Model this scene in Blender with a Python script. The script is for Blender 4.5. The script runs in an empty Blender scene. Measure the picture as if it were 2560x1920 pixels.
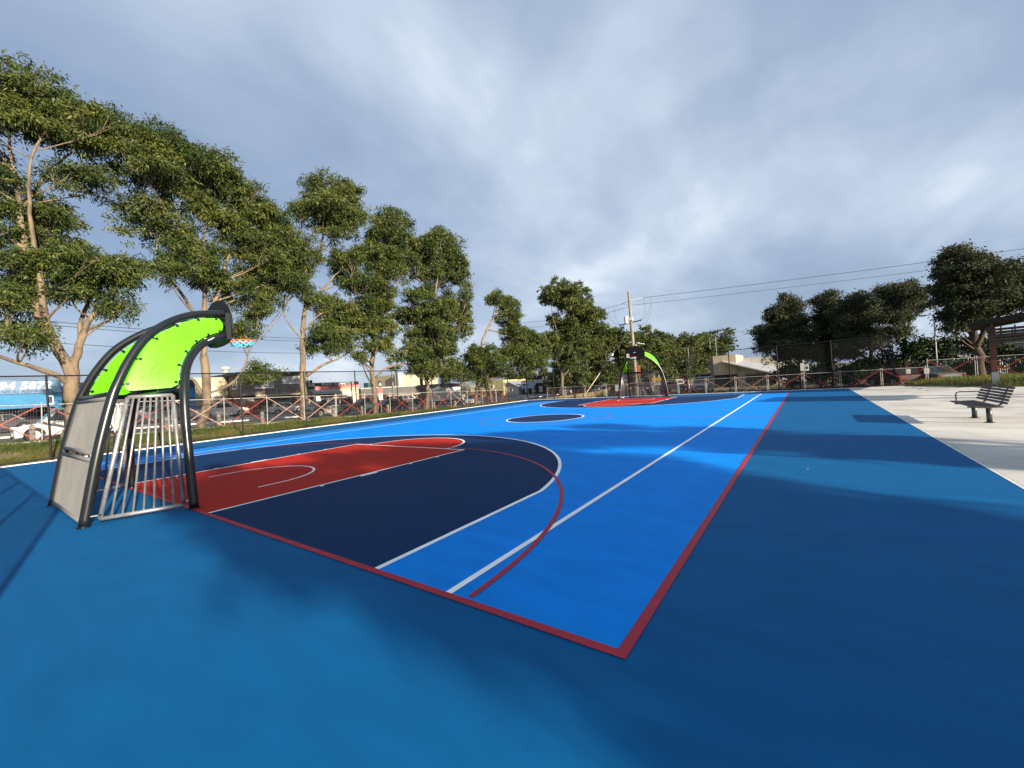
import bpy, math, random
import numpy as np
from mathutils import Vector, Matrix

R = math.radians
random.seed(7)
rng = np.random.default_rng(7)
scene = bpy.context.scene
COL = scene.collection

# ------------------------------------------------------------------ camera
cam_d = bpy.data.cameras.new('camera')
cam_d.sensor_fit = 'HORIZONTAL'
cam_d.sensor_width = 36.0
cam_d.lens = 36.0 * 1032.9 / 2560.0
cam_d.clip_start = 0.05
cam_d.clip_end = 3000
cam = bpy.data.objects.new('camera', cam_d)
COL.objects.link(cam)
scene.camera = cam
_yaw, _pitch, _roll = R(-35.607), R(0.032), R(-3.796)
_F = Vector((math.sin(_yaw) * math.cos(_pitch), math.cos(_yaw) * math.cos(_pitch), math.sin(_pitch)))
_Rt = Vector((math.cos(_yaw), -math.sin(_yaw), 0))
_U = _Rt.cross(_F)
_c, _s = math.cos(_roll), math.sin(_roll)
_R2 = _c * _Rt + _s * _U
_U2 = -_s * _Rt + _c * _U
cam.matrix_world = Matrix(((_R2.x, _U2.x, -_F.x, 9.9975), (_R2.y, _U2.y, -_F.y, -2.3716),
                           (_R2.z, _U2.z, -_F.z, 1.6655), (0, 0, 0, 1)))

# ------------------------------------------------------------------ light and sky
SUN_EL = R(17.3)
SH = Vector((-0.980, 0.199, 0)).normalized()           # the way shadows fall on the ground
sun_dir = Vector((SH.x * math.cos(SUN_EL), SH.y * math.cos(SUN_EL), -math.sin(SUN_EL)))
sun_d = bpy.data.lights.new('sun', 'SUN')
sun_d.energy = 4.9
sun_d.angle = R(0.55)
sun_d.color = (1.0, 0.87, 0.70)
sun = bpy.data.objects.new('sun', sun_d)
COL.objects.link(sun)
sun.rotation_euler = sun_dir.to_track_quat('-Z', 'Y').to_euler()
sun.location = (40, -10, 30)

world = bpy.data.worlds.new('World')
scene.world = world
world.use_nodes = True
wn, wl = world.node_tree.nodes, world.node_tree.links
wn.clear()
w_out = wn.new('ShaderNodeOutputWorld')
sky = wn.new('ShaderNodeTexSky')
sky.sky_type = 'NISHITA'
sky.sun_disc = False
sky.sun_elevation = SUN_EL
sky.sun_rotation = math.atan2(-SH.x, -SH.y)             # clockwise from +Y
sky.altitude = 50
sky.air_density = 1.0
sky.dust_density = 1.6
sky.ozone_density = 2.0
bg_sky = wn.new('ShaderNodeBackground')
bg_sky.inputs['Strength'].default_value = 0.055
wl.new(sky.outputs[0], bg_sky.inputs['Color'])
# thin high cloud: noise on a flat layer seen in perspective
tc = wn.new('ShaderNodeTexCoord')
sep = wn.new('ShaderNodeSeparateXYZ')
wl.new(tc.outputs['Generated'], sep.inputs[0])
def wmath(op, a, b=None):
    n = wn.new('ShaderNodeMath'); n.operation = op
    for i, v in enumerate((a, b)):
        if v is None: continue
        if isinstance(v, (int, float)): n.inputs[i].default_value = v
        else: wl.new(v, n.inputs[i])
    return n.outputs[0]
zc = wmath('ADD', wmath('MAXIMUM', sep.outputs[2], 0.0), 0.30)
comb = wn.new('ShaderNodeCombineXYZ')
wl.new(wmath('DIVIDE', sep.outputs[0], zc), comb.inputs[0])
wl.new(wmath('DIVIDE', sep.outputs[1], zc), comb.inputs[1])
def wnoise(scale, detail, rough, dist, rot, sc, off=(0, 0, 0)):
    m = wn.new('ShaderNodeMapping')
    m.inputs['Rotation'].default_value = (0, 0, R(rot))
    m.inputs['Scale'].default_value = sc
    m.inputs['Location'].default_value = off
    wl.new(comb.outputs[0], m.inputs[0])
    n = wn.new('ShaderNodeTexNoise')
    n.inputs['Scale'].default_value = scale
    n.inputs['Detail'].default_value = detail
    n.inputs['Roughness'].default_value = rough
    n.inputs['Distortion'].default_value = dist
    wl.new(m.outputs[0], n.inputs['Vector'])
    return n.outputs[0]
def wramp(src, stops):
    r = wn.new('ShaderNodeValToRGB')
    wl.new(src, r.inputs[0])
    el = r.color_ramp.elements
    el[0].position, el[0].color = stops[0]
    el[1].position, el[1].color = stops[-1]
    for p, c in stops[1:-1]:
        e = el.new(p); e.color = c
    return r.outputs[0]
n1 = wnoise(0.85, 6, 0.50, 0.2, 25, (1.0, 0.8, 1), (3.3, 9.4, 0))
n2 = wnoise(2.6, 7, 0.55, 0.3, 25, (1.0, 0.7, 1), (6.6, 28.2, 0))
nsum = wmath('ADD', wmath('MULTIPLY', n1, 0.8), wmath('MULTIPLY', n2, 0.2))
cov = wramp(nsum, [(0.30, (0.72, 0.72, 0.72, 1)), (0.60, (0.95, 0.95, 0.95, 1))])
ccol = wramp(nsum, [(0.36, (0.20, 0.265, 0.385, 1)), (0.47, (0.275, 0.345, 0.465, 1)), (0.57, (0.40, 0.47, 0.57, 1)), (0.70, (0.70, 0.74, 0.79, 1))])
bg_cloud = wn.new('ShaderNodeBackground')
bg_cloud.inputs['Strength'].default_value = 0.60
wl.new(ccol, bg_cloud.inputs['Color'])
mixs = wn.new('ShaderNodeMixShader')
wl.new(cov, mixs.inputs[0])
wl.new(bg_sky.outputs[0], mixs.inputs[1])
wl.new(bg_cloud.outputs[0], mixs.inputs[2])
wl.new(mixs.outputs[0], w_out.inputs['Surface'])

vs = scene.view_settings
vs.view_transform = 'Standard'
vs.look = 'None'
vs.exposure = 1.35
vs.gamma = 1.0
vs.use_curve_mapping = False
scene.cycles.max_bounces = 8
scene.cycles.transparent_max_bounces = 8
scene.cycles.use_denoising = True

# ------------------------------------------------------------------ materials
MATS = {}
def mat(name, col, rough=0.6, metal=0.0, var=0.0, vscale=3.0, bump=0.0, bscale=60.0, spec=0.5, col2=None, detail=4, coat=0.0, stretch=(1, 1, 1), fac=(0.35, 0.65), world_co=False):
    """Principled material with noise mottling between two tones and fine bump."""
    if name in MATS: return MATS[name]
    m = bpy.data.materials.new(name); m.use_nodes = True
    nt = m.node_tree; N, L = nt.nodes, nt.links
    b = N['Principled BSDF']
    b.inputs['Base Color'].default_value = (*col, 1)
    b.inputs['Roughness'].default_value = rough
    b.inputs['Metallic'].default_value = metal
    b.inputs['Specular IOR Level'].default_value = spec
    b.inputs['Coat Weight'].default_value = coat
    if var or col2 or bump:
        t = N.new('ShaderNodeTexCoord')
        mp = N.new('ShaderNodeMapping'); mp.inputs['Scale'].default_value = stretch
        L.new(N.new('ShaderNodeNewGeometry').outputs['Position'] if world_co else t.outputs['Object'], mp.inputs[0])
    if var or col2:
        n = N.new('ShaderNodeTexNoise'); n.inputs['Scale'].default_value = vscale
        n.inputs['Detail'].default_value = detail; n.inputs['Roughness'].default_value = 0.6
        L.new(mp.outputs[0], n.inputs['Vector'])
        r = N.new('ShaderNodeValToRGB'); L.new(n.outputs[0], r.inputs[0])
        c2 = col2 if col2 else tuple(c * (1 - var) for c in col)
        c1 = col if col2 else tuple(min(1, c * (1 + var * 0.5)) for c in col)
        r.color_ramp.elements[0].position = fac[0]; r.color_ramp.elements[0].color = (*c2, 1)
        r.color_ramp.elements[1].position = fac[1]; r.color_ramp.elements[1].color = (*c1, 1)
        L.new(r.outputs[0], b.inputs['Base Color'])
    if bump:
        n2_ = N.new('ShaderNodeTexNoise'); n2_.inputs['Scale'].default_value = bscale
        n2_.inputs['Detail'].default_value = 3
        L.new(mp.outputs[0], n2_.inputs['Vector'])
        bp = N.new('ShaderNodeBump'); bp.inputs['Strength'].default_value = bump; bp.inputs['Distance'].default_value = 0.01
        L.new(n2_.outputs[0], bp.inputs['Height']); L.new(bp.outputs[0], b.inputs['Normal'])
    MATS[name] = m
    return m

def leaf_mat(name, cols, trans=0.16, rough=0.5):
    m = bpy.data.materials.new(name); m.use_nodes = True
    N, L = m.node_tree.nodes, m.node_tree.links
    b = N['Principled BSDF']; out = N['Material Output']
    b.inputs['Roughness'].default_value = rough
    b.inputs['Specular IOR Level'].default_value = 0.12 if rough > .7 else 0.25
    a = N.new('ShaderNodeAttribute'); a.attribute_name = 'tint'
    r = N.new('ShaderNodeValToRGB'); L.new(a.outputs['Fac'], r.inputs[0])
    el = r.color_ramp.elements
    el[0].position = 0.0; el[0].color = (*cols[0], 1); el[1].position = 1.0; el[1].color = (*cols[-1], 1)
    for i, c in enumerate(cols[1:-1]):
        e = el.new((i + 1) / (len(cols) - 1)); e.color = (*c, 1)
    L.new(r.outputs[0], b.inputs['Base Color'])
    if trans:
        t = N.new('ShaderNodeBsdfTranslucent'); L.new(r.outputs[0], t.inputs[0])
        mx = N.new('ShaderNodeMixShader'); mx.inputs[0].default_value = trans
        L.new(b.outputs[0], mx.inputs[1]); L.new(t.outputs[0], mx.inputs[2]); L.new(mx.outputs[0], out.inputs[0])
    return m

M_LEAF = leaf_mat('eucalypt_leaf', [(0.018, 0.033, 0.009), (0.041, 0.062, 0.012), (0.078, 0.096, 0.018), (0.145, 0.146, 0.030)])
M_LEAFD = leaf_mat('dark_leaf', [(0.020, 0.030, 0.016), (0.038, 0.050, 0.024), (0.062, 0.068, 0.034), (0.095, 0.088, 0.052)], 0.2, 0.8)  # darker, greyer leaves: haze and edge darkening put into the colour
M_BUSH = leaf_mat('shrub_leaf', [(0.010, 0.020, 0.006), (0.020, 0.038, 0.010), (0.036, 0.062, 0.018)], 0.1, 0.8)
M_GRASS = leaf_mat('grass_blade', [(0.040, 0.075, 0.010), (0.085, 0.125, 0.020), (0.16, 0.155, 0.045), (0.24, 0.165, 0.075)], 0.3, 0.7)
M_LITTER = leaf_mat('leaf_litter', [(0.10, 0.055, 0.025), (0.20, 0.12, 0.06), (0.30, 0.21, 0.12)], 0.0, 0.8)

# ------------------------------------------------------------------ mesh helpers
class MB:
    def __init__(self): self.v, self.f = [], []
    def add(self, vs_, fs):
        o = len(self.v); self.v += [tuple(p) for p in vs_]; self.f += [tuple(i + o for i in f) for f in fs]; return self
    def box(self, x0, x1, y0, y1, z0, z1):
        return self.add([(x0, y0, z0), (x1, y0, z0), (x1, y1, z0), (x0, y1, z0), (x0, y0, z1), (x1, y0, z1), (x1, y1, z1), (x0, y1, z1)],
                        [(3, 2, 1, 0), (4, 5, 6, 7), (0, 1, 5, 4), (1, 2, 6, 5), (2, 3, 7, 6), (3, 0, 4, 7)])
    def beam(self, a, b, w, h, up=(0, 0, 1)):
        """rectangular bar from a to b, w wide sideways and h along up"""
        a, b, up = Vector(a), Vector(b), Vector(up)
        d = (b - a).normalized(); s = d.cross(up)
        if s.length < 1e-5: s = d.cross(Vector((1, 0, 0)))
        s.normalize(); u = s.cross(d)
        s, u = s * w / 2, u * h / 2
        p = [a - s - u, a + s - u, a + s + u, a - s + u, b - s - u, b + s - u, b + s + u, b - s + u]
        return self.add(p, [(3, 2, 1, 0), (4, 5, 6, 7), (0, 1, 5, 4), (1, 2, 6, 5), (2, 3, 7, 6), (3, 0, 4, 7)])
    def tube(self, pts, r, n=8, caps=True):
        pts = [Vector(p) for p in pts]; k = len(pts)
        rs = r if isinstance(r, (list, tuple)) else [r] * k
        vs_, fs = [], []; prev = None
        for i, p in enumerate(pts):
            d = (pts[min(i + 1, k - 1)] - pts[max(i - 1, 0)])
            d = d.normalized() if d.length > 1e-9 else Vector((0, 0, 1))
            if prev is None:
                s = d.cross(Vector((0, 0, 1)))
                if s.length < 0.1: s = d.cross(Vector((1, 0, 0)))
            else:
                s = prev - d * prev.dot(d)
            s.normalize(); prev = s; u = d.cross(s)
            for j in range(n):
                a = 2 * math.pi * j / n
                vs_.append(p + (s * math.cos(a) + u * math.sin(a)) * rs[i])
        for i in range(k - 1):
            for j in range(n):
                fs.append((i * n + j, i * n + (j + 1) % n, (i + 1) * n + (j + 1) % n, (i + 1) * n + j))
        if caps:
            fs.append(tuple(range(n - 1, -1, -1))); fs.append(tuple((k - 1) * n + j for j in range(n)))
        return self.add(vs_, fs)
    def prism(self, outline, a, b):
        """outline: list of Vector-able points on side a mapped by functions a(p), b(p)"""
        n = len(outline)
        va = [a(p) for p in outline]; vb = [b(p) for p in outline]
        fs = [tuple(range(n - 1, -1, -1)), tuple(range(n, 2 * n))]
        fs += [(i, (i + 1) % n, n + (i + 1) % n, n + i) for i in range(n)]
        return self.add(va + vb, fs)
    def build(self, name, m, parent=None, smooth=False, bevel=0.0, kind=None):
        me = bpy.data.meshes.new(name)
        me.from_pydata(self.v, [], self.f)
        if smooth:
            me.polygons.foreach_set('use_smooth', [True] * len(me.polygons))
        me.materials.append(m)
        return obj(name, me, parent, bevel, kind)

def obj(name, me, parent=None, bevel=0.0, kind=None):
    o = bpy.data.objects.new(name, me); COL.objects.link(o)
    if parent: o.parent = parent
    if bevel:
        b = o.modifiers.new('bevel', 'BEVEL'); b.width = bevel; b.segments = 2; b.limit_method = 'ANGLE'; b.angle_limit = R(40)
    if kind: o['kind'] = kind
    return o

def tag(o, label, cat, group=None):
    o['label'] = label; o['category'] = cat
    if group: o['group'] = group
    return o

def thing(name, label, cat, loc=(0, 0, 0), rz=0.0, group=None):
    o = bpy.data.objects.new(name, None); COL.objects.link(o)
    o.empty_display_size = 0.2
    o.location = loc; o.rotation_euler = (0, 0, rz)
    return tag(o, label, cat, group)

def copy_tree(o, parent=None):
    c = o.copy(); COL.objects.link(c); c.parent = parent
    for ch in list(o.children): copy_tree(ch, c)
    return c

def bx(name, m, parent, x0, x1, y0, y1, z0, z1, bevel=0.0):
    return MB().box(x0, x1, y0, y1, z0, z1).build(name, m, parent, bevel=bevel)

def np_mesh(name, V, F, m, tint=None, parent=None, kind=None, nper=4):
    me = bpy.data.meshes.new(name)
    nv, nf = len(V), len(F)
    me.vertices.add(nv); me.vertices.foreach_set('co', V.astype(np.float32).ravel())
    me.loops.add(nf * nper); me.loops.foreach_set('vertex_index', F.astype(np.int32).ravel())
    me.polygons.add(nf); me.polygons.foreach_set('loop_start', np.arange(0, nf * nper, nper, dtype=np.int32))
    me.update(calc_edges=True)
    if tint is not None:
        a = me.attributes.new('tint', 'FLOAT', 'FACE'); a.data.foreach_set('value', tint.astype(np.float32))
    me.materials.append(m)
    return obj(name, me, parent, kind=kind)

def text_mesh(body, size, m, name, parent, mw, depth=0.01, bold=0.0, width=None, shear=0.0):
    cu = bpy.data.curves.new(name, 'FONT')
    cu.body = body; cu.size = size; cu.extrude = depth; cu.align_x = 'CENTER'; cu.align_y = 'CENTER'; cu.offset = bold; cu.shear = shear
    cu.resolution_u = 3
    t = bpy.data.objects.new(name, cu); COL.objects.link(t)
    dg = bpy.context.evaluated_depsgraph_get(); dg.update()
    me = bpy.data.meshes.new_from_object(t.evaluated_get(dg))
    bpy.data.objects.remove(t); bpy.data.curves.remove(cu)
    if width:
        xs = [v.co.x for v in me.vertices]; k = width / (max(xs) - min(xs))
        for v in me.vertices: v.co.x *= k
    me.transform(mw)
    me.materials.clear(); me.materials.append(m)
    return obj(name, me, parent)

ORD = ['first', 'second', 'third', 'fourth', 'fifth', 'sixth', 'seventh', 'eighth', 'ninth', 'tenth', 'eleventh', 'twelfth', 'thirteenth',
       'fourteenth', 'fifteenth', 'sixteenth', 'seventeenth', 'eighteenth', 'nineteenth', 'twentieth']
def sstep(a, b, x):
    t = min(1, max(0, (x - a) / (b - a))); return t * t * (3 - 2 * t)

def ground_z(x, y):
    """height of the natural ground round the level court"""
    yc = min(max(y, -12), 34)
    z = 0.55 - 0.031 * yc
    if y > 34: z -= 0.018 * (min(y, 62) - 34)
    if x < -14.6:
        z += -0.3 * sstep(-15.5, -21.5, x) + 0.25 * sstep(-35, -41, x)
    elif x < -12.45:
        z = z * sstep(-12.45, -14.6, x)
    else:
        if y <= 31.3: z = -0.3
        elif x > 14: z = -0.06 - 0.5 * sstep(32, 42, y)
    return z

# ------------------------------------------------------------------ ground, road, court
xs = np.concatenate([[-900, -400, -250, -150, -100, -80], np.arange(-62, -23, 2.0), np.arange(-22, -15.5, 0.5), np.arange(-15.4, -12.5, 0.18), [-12.46, -12.44], np.arange(-10, 42, 2.0), [50, 70, 100, 150, 250, 400, 900]])
ys = np.concatenate([[-900, -400, -250, -120, -60, -30, -20], np.arange(-12, 31, 1.0), [31.28, 31.32], np.arange(32, 70, 2.0), [80, 100, 140, 200, 300, 500, 900, 1600]])
V = np.array([(x, y, ground_z(x, y) + (0.03 * math.sin(x * 2.1) * math.sin(y * 1.7) if -20 < x < -12.7 else 0)) for y in ys for x in xs])
nx = len(xs)
Fq = np.array([(j * nx + i, j * nx + i + 1, (j + 1) * nx + i + 1, (j + 1) * nx + i) for j in range(len(ys) - 1) for i in range(nx - 1)])
M_SOIL = mat('soil_and_dry_grass', (0.20, 0.155, 0.095), 0.95, vscale=1.3, col2=(0.085, 0.085, 0.035), bump=0.6, bscale=25, detail=8, spec=0.1)
g_o = np_mesh('ground', V, Fq, M_SOIL, kind='structure')

def draped(name, m, x0, x1, y0, y1, lift, nxs=8, nys=60, kind='structure'):
    X = np.linspace(x0, x1, nxs); Y = np.linspace(y0, y1, nys)
    V = np.array([(x, y, ground_z(x, y) + lift) for y in Y for x in X])
    F = np.array([(j * nxs + i, j * nxs + i + 1, (j + 1) * nxs + i + 1, (j + 1) * nxs + i) for j in range(nys - 1) for i in range(nxs - 1)])
    return np_mesh(name, V, F, m, kind=kind)
M_ASPH = mat('asphalt', (0.075, 0.075, 0.078), 0.9, var=0.3, vscale=2.5, bump=0.4, bscale=90, spec=0.25)
M_ASPH2 = mat('worn_forecourt_concrete', (0.16, 0.155, 0.15), 0.9, var=0.35, vscale=0.8, bump=0.3, bscale=70, spec=0.2)
M_CONC = mat('pale_concrete', (0.52, 0.505, 0.46), 0.85, vscale=0.7, col2=(0.40, 0.39, 0.365), bump=0.25, bscale=120, detail=9, spec=0.25, world_co=True, fac=(0.42, 0.6))
_N, _L = M_CONC.node_tree.nodes, M_CONC.node_tree.links     # slabs were poured one by one: each a little different
_oi = _N.new('ShaderNodeObjectInfo'); _mr = _N.new('ShaderNodeMapRange'); _mr.inputs[3].default_value = .90; _mr.inputs[4].default_value = 1.04
_L.new(_oi.outputs['Random'], _mr.inputs[0])
_mx = _N.new('ShaderNodeMix'); _mx.data_type = 'RGBA'; _mx.blend_type = 'MULTIPLY'; _mx.inputs[0].default_value = 1
_b = _N['Principled BSDF']; _L.new(_b.inputs['Base Color'].links[0].from_socket, _mx.inputs[6]); _L.new(_mr.outputs[0], _mx.inputs[7]); _L.new(_mx.outputs[2], _b.inputs['Base Color'])
M_KERB = mat('kerb_concrete', (0.62, 0.60, 0.56), 0.85, var=0.2, vscale=4, bump=0.2, bscale=80, spec=0.25)
draped('road', M_ASPH, -34, -21.5, -40, 130, 0.05, 10, 100)
draped('forecourt', M_ASPH2, -49.4, -35.2, -40, 130, 0.06, 8, 100)
draped('side_road', M_ASPH, -20, 40, 47.5, 57, 0.05, 16, 10)
for kx in (-21.4, -34.1):
    mb = MB()
    for j in range(60):
        y0 = -40 + j * 2.8
        z0, z1 = ground_z(kx, y0) + 0.02, ground_z(kx, y0 + 2.79) + 0.02
        mb.add([(kx - .12, y0, z0 - .1), (kx + .12, y0, z0 - .1), (kx + .12, y0 + 2.79, z1 - .1), (kx - .12, y0 + 2.79, z1 - .1),
                (kx - .09, y0, z0 + .15), (kx + .12, y0, z0 + .15), (kx + .12, y0 + 2.79, z1 + .15), (kx - .09, y0 + 2.79, z1 + .15)],
               [(3, 2, 1, 0), (4, 5, 6, 7), (0, 1, 5, 4), (1, 2, 6, 5), (2, 3, 7, 6), (3, 0, 4, 7)])
    mb.build('road_kerb', M_KERB, kind='structure')

def court_mat(name, col, var=0.05):
    """rolled acrylic court paint: faint roller mottling, fine sand grain and a soft sheen"""
    fresh = name not in MATS
    m = mat(name, col, 0.70, vscale=1.4, var=var, bump=0.35, bscale=420, detail=8, spec=0.10)
    if fresh:
        N, L = m.node_tree.nodes, m.node_tree.links
        b = N['Principled BSDF']; src = b.inputs['Base Color'].links[0].from_socket
        co = N['Texture Coordinate'].outputs['Object']
        def layer(src, scale, lo, hi, det, stretch=(1, 1, 1), p0=.4, p1_=.6):
            mp = N.new('ShaderNodeMapping'); mp.inputs['Scale'].default_value = stretch; L.new(co, mp.inputs[0])
            n = N.new('ShaderNodeTexNoise'); n.inputs['Scale'].default_value = scale; n.inputs['Detail'].default_value = det; L.new(mp.outputs[0], n.inputs['Vector'])
            r = N.new('ShaderNodeMapRange'); r.inputs[1].default_value = p0; r.inputs[2].default_value = p1_; r.inputs[3].default_value = lo; r.inputs[4].default_value = hi; L.new(n.outputs[0], r.inputs[0])
            mx = N.new('ShaderNodeMix'); mx.data_type = 'RGBA'; mx.blend_type = 'MULTIPLY'; mx.inputs[0].default_value = 1
            L.new(src, mx.inputs[6]); L.new(r.outputs[0], mx.inputs[7]); return mx.outputs[2]
        src = layer(src, 190, .86, 1.10, 2)                      # sand grain
        src = layer(src, 5.0, .95, 1.04, 6, (.25, 1, 1))         # squeegee passes along the court
        src = layer(src, 26, .93, 1.0, 5, (1, .12, 1), .30, .36) # faint scuffs
        L.new(src, b.inputs['Base Color'])
    return m
C_TEAL = court_mat('teal_court_paint', (0.002, 0.092, 0.250))
C_BLUE = court_mat('bright_blue_court_paint', (0.0005, 0.225, 0.74))
C_NAVY = court_mat('navy_court_paint', (0.003, 0.028, 0.096))
C_RED = court_mat('red_court_paint', (0.43, 0.022, 0.014))
C_LINE = mat('white_line_paint', (0.90, 0.90, 0.88), 0.55, var=0.08, vscale=3, bump=0.2, bscale=300, spec=0.3)
C_LRED = mat('dark_red_line_paint', (0.36, 0.012, 0.030), 0.55, var=0.15, vscale=6, bump=0.2, bscale=300, spec=0.3)

bx('court_slab', C_TEAL, None, -12.2, 12.02, -3.02, 31.05, -0.35, 0.0)['kind'] = 'structure'
L_, W_ = 28.04, 8.96
def flat(name, m, pts, z, kind='structure', parent=None):
    return MB().add([(x, y, z) for x, y in pts], [tuple(range(len(pts)))]).build(name, m, parent, kind=kind)
def strip(mb, pts, w, z):
    """painted line of width w along a polyline"""
    k = len(pts)
    for i in range(k - 1):
        pass
    left, right = [], []
    for i in range(k):
        a = Vector(pts[max(i - 1, 0)]); b = Vector(pts[min(i + 1, k - 1)]); d = (b - a).normalized(); n = Vector((-d.y, d.x)) * w / 2
        p = Vector(pts[i]); left.append(p + n); right.append(p - n)
    o = len(mb.v)
    mb.v += [(p.x, p.y, z) for p in left] + [(p.x, p.y, z) for p in right]
    mb.f += [(o + k + i, o + k + i + 1, o + i + 1, o + i) for i in range(k - 1)]
def arc(cx, cy, r, a0, a1, n=48):
    return [(cx + r * math.cos(R(a0 + (a1 - a0) * i / n)), cy + r * math.sin(R(a0 + (a1 - a0) * i / n))) for i in range(n + 1)]
flat('court_paint', C_BLUE, [(-W_, 0), (W_, 0), (W_, L_), (-W_, L_)], 0.0012)
a3 = math.degrees(math.acos(6.6 / 6.75))
three = [(6.6, 0)] + arc(0, 1.575, 6.75, a3, 180 - a3, 72) + [(-6.6, 0)]
keyo = [(-2.45, 0), (2.45, 0), (2.45, 5.8), (1.8, 5.8)] + arc(0, 5.8, 1.8, 0, 180, 36)[1:-1] + [(-1.8, 5.8), (-2.45, 5.8)]
flip = lambda pts: [(-x, L_ - y) for x, y in pts]
for fn in (lambda p: p, flip):
    flat('three_point_area', C_NAVY, fn(three), 0.0024)
    flat('key_area', C_RED, fn(keyo), 0.0036)
flat('centre_circle', C_NAVY, arc(0, L_ / 2, 1.8, 0, 360, 64)[:-1], 0.0024)
wl_ = MB(); rl_ = MB()
ZW, ZR = 0.0048, 0.0072
for fn in (lambda p: p, flip):
    strip(wl_, fn([(6.575, 0.0)] + arc(0, 1.575, 6.725, a3, 180 - a3, 72) + [(-6.575, 0.0)]), 0.066, ZW)
    strip(wl_, fn([(2.425, 0.0), (2.425, 5.775)]), 0.058, ZW)
    strip(wl_, fn([(-2.425, 0.0), (-2.425, 5.775)]), 0.058, ZW)
    strip(wl_, fn([(-2.45, 5.8), (2.45, 5.8)]), 0.058, ZW + 0.0006)
    strip(wl_, fn(arc(0, 5.83, 1.775, 0, 180, 40)), 0.058, ZW)
    strip(wl_, fn([(1.25, 1.2)] + arc(0, 1.575, 1.25, 0, 180, 32) + [(-1.25, 1.2)]), 0.05, ZW)
    for s in (-1, 1):
        for ya in (1.775, 3.9, 4.75):
            strip(wl_, fn([(s * 2.45, ya), (s * 2.56, ya)]), 0.05, ZW)
        strip(wl_, fn([(s * 2.50, 2.6), (s * 2.50, 3.0)]), 0.10, ZW)
    # five-a-side area: quarter circles from the goal posts and a straight between
    far_arc = [(7.73, 0.04)] + arc(1.73, 0, 6.0, 1, 90, 36) + arc(-1.73, 0, 6.0, 90, 179, 36) + [(-7.73, 0.04)]
    strip(rl_, fn(far_arc), 0.055, ZR)
for s in (-1, 1):
    strip(wl_, [(s * 7.525, 0.0), (s * 7.525, L_)], 0.066, ZW)
strip(wl_, arc(0, L_ / 2, 1.775, 0, 360, 72), 0.07, ZW)
strip(rl_, arc(0, L_ / 2, 3.0, 0, 360, 90), 0.035, ZR)
strip(rl_, [(-W_, L_ / 2), (W_, L_ / 2)], 0.035, ZR + 0.0008)
wl_.build('white_court_lines', C_LINE, kind='structure')
for a, b in (((-W_ - .075, -.035), (W_ + .075, -.035)), ((-W_ - .08, L_ + .04), (W_ + .08, L_ + .04))):
    strip(rl_, [a, b], 0.07, ZR + 0.0004)
for s in (-1, 1):
    strip(rl_, [(s * (W_ + .04), 0.0), (s * (W_ + .04), L_)], 0.07, ZR - 0.0005)
rl_.build('red_court_lines', C_LRED, kind='structure')

# concrete edge beams round the slab
bx('kerb', M_KERB, None, -12.44, -12.203, -3.3, 31.35, -0.5, 0.03)['kind'] = 'structure'
bx('kerb', M_KERB, None, -12.2, 14.6, 31.053, 31.35, -0.5, 0.025)['kind'] = 'structure'
bx('kerb', M_KERB, None, -12.2, 12.02, -3.26, -3.023, -0.5, 0.025)['kind'] = 'structure'
bx('edge_strip', mat('pale_edge_paint', (0.58, 0.58, 0.56), 0.6, var=0.1, spec=0.3), None, 12.023, 12.06, -3.2, 31.05, -0.2, 0.004)['kind'] = 'structure'
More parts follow.
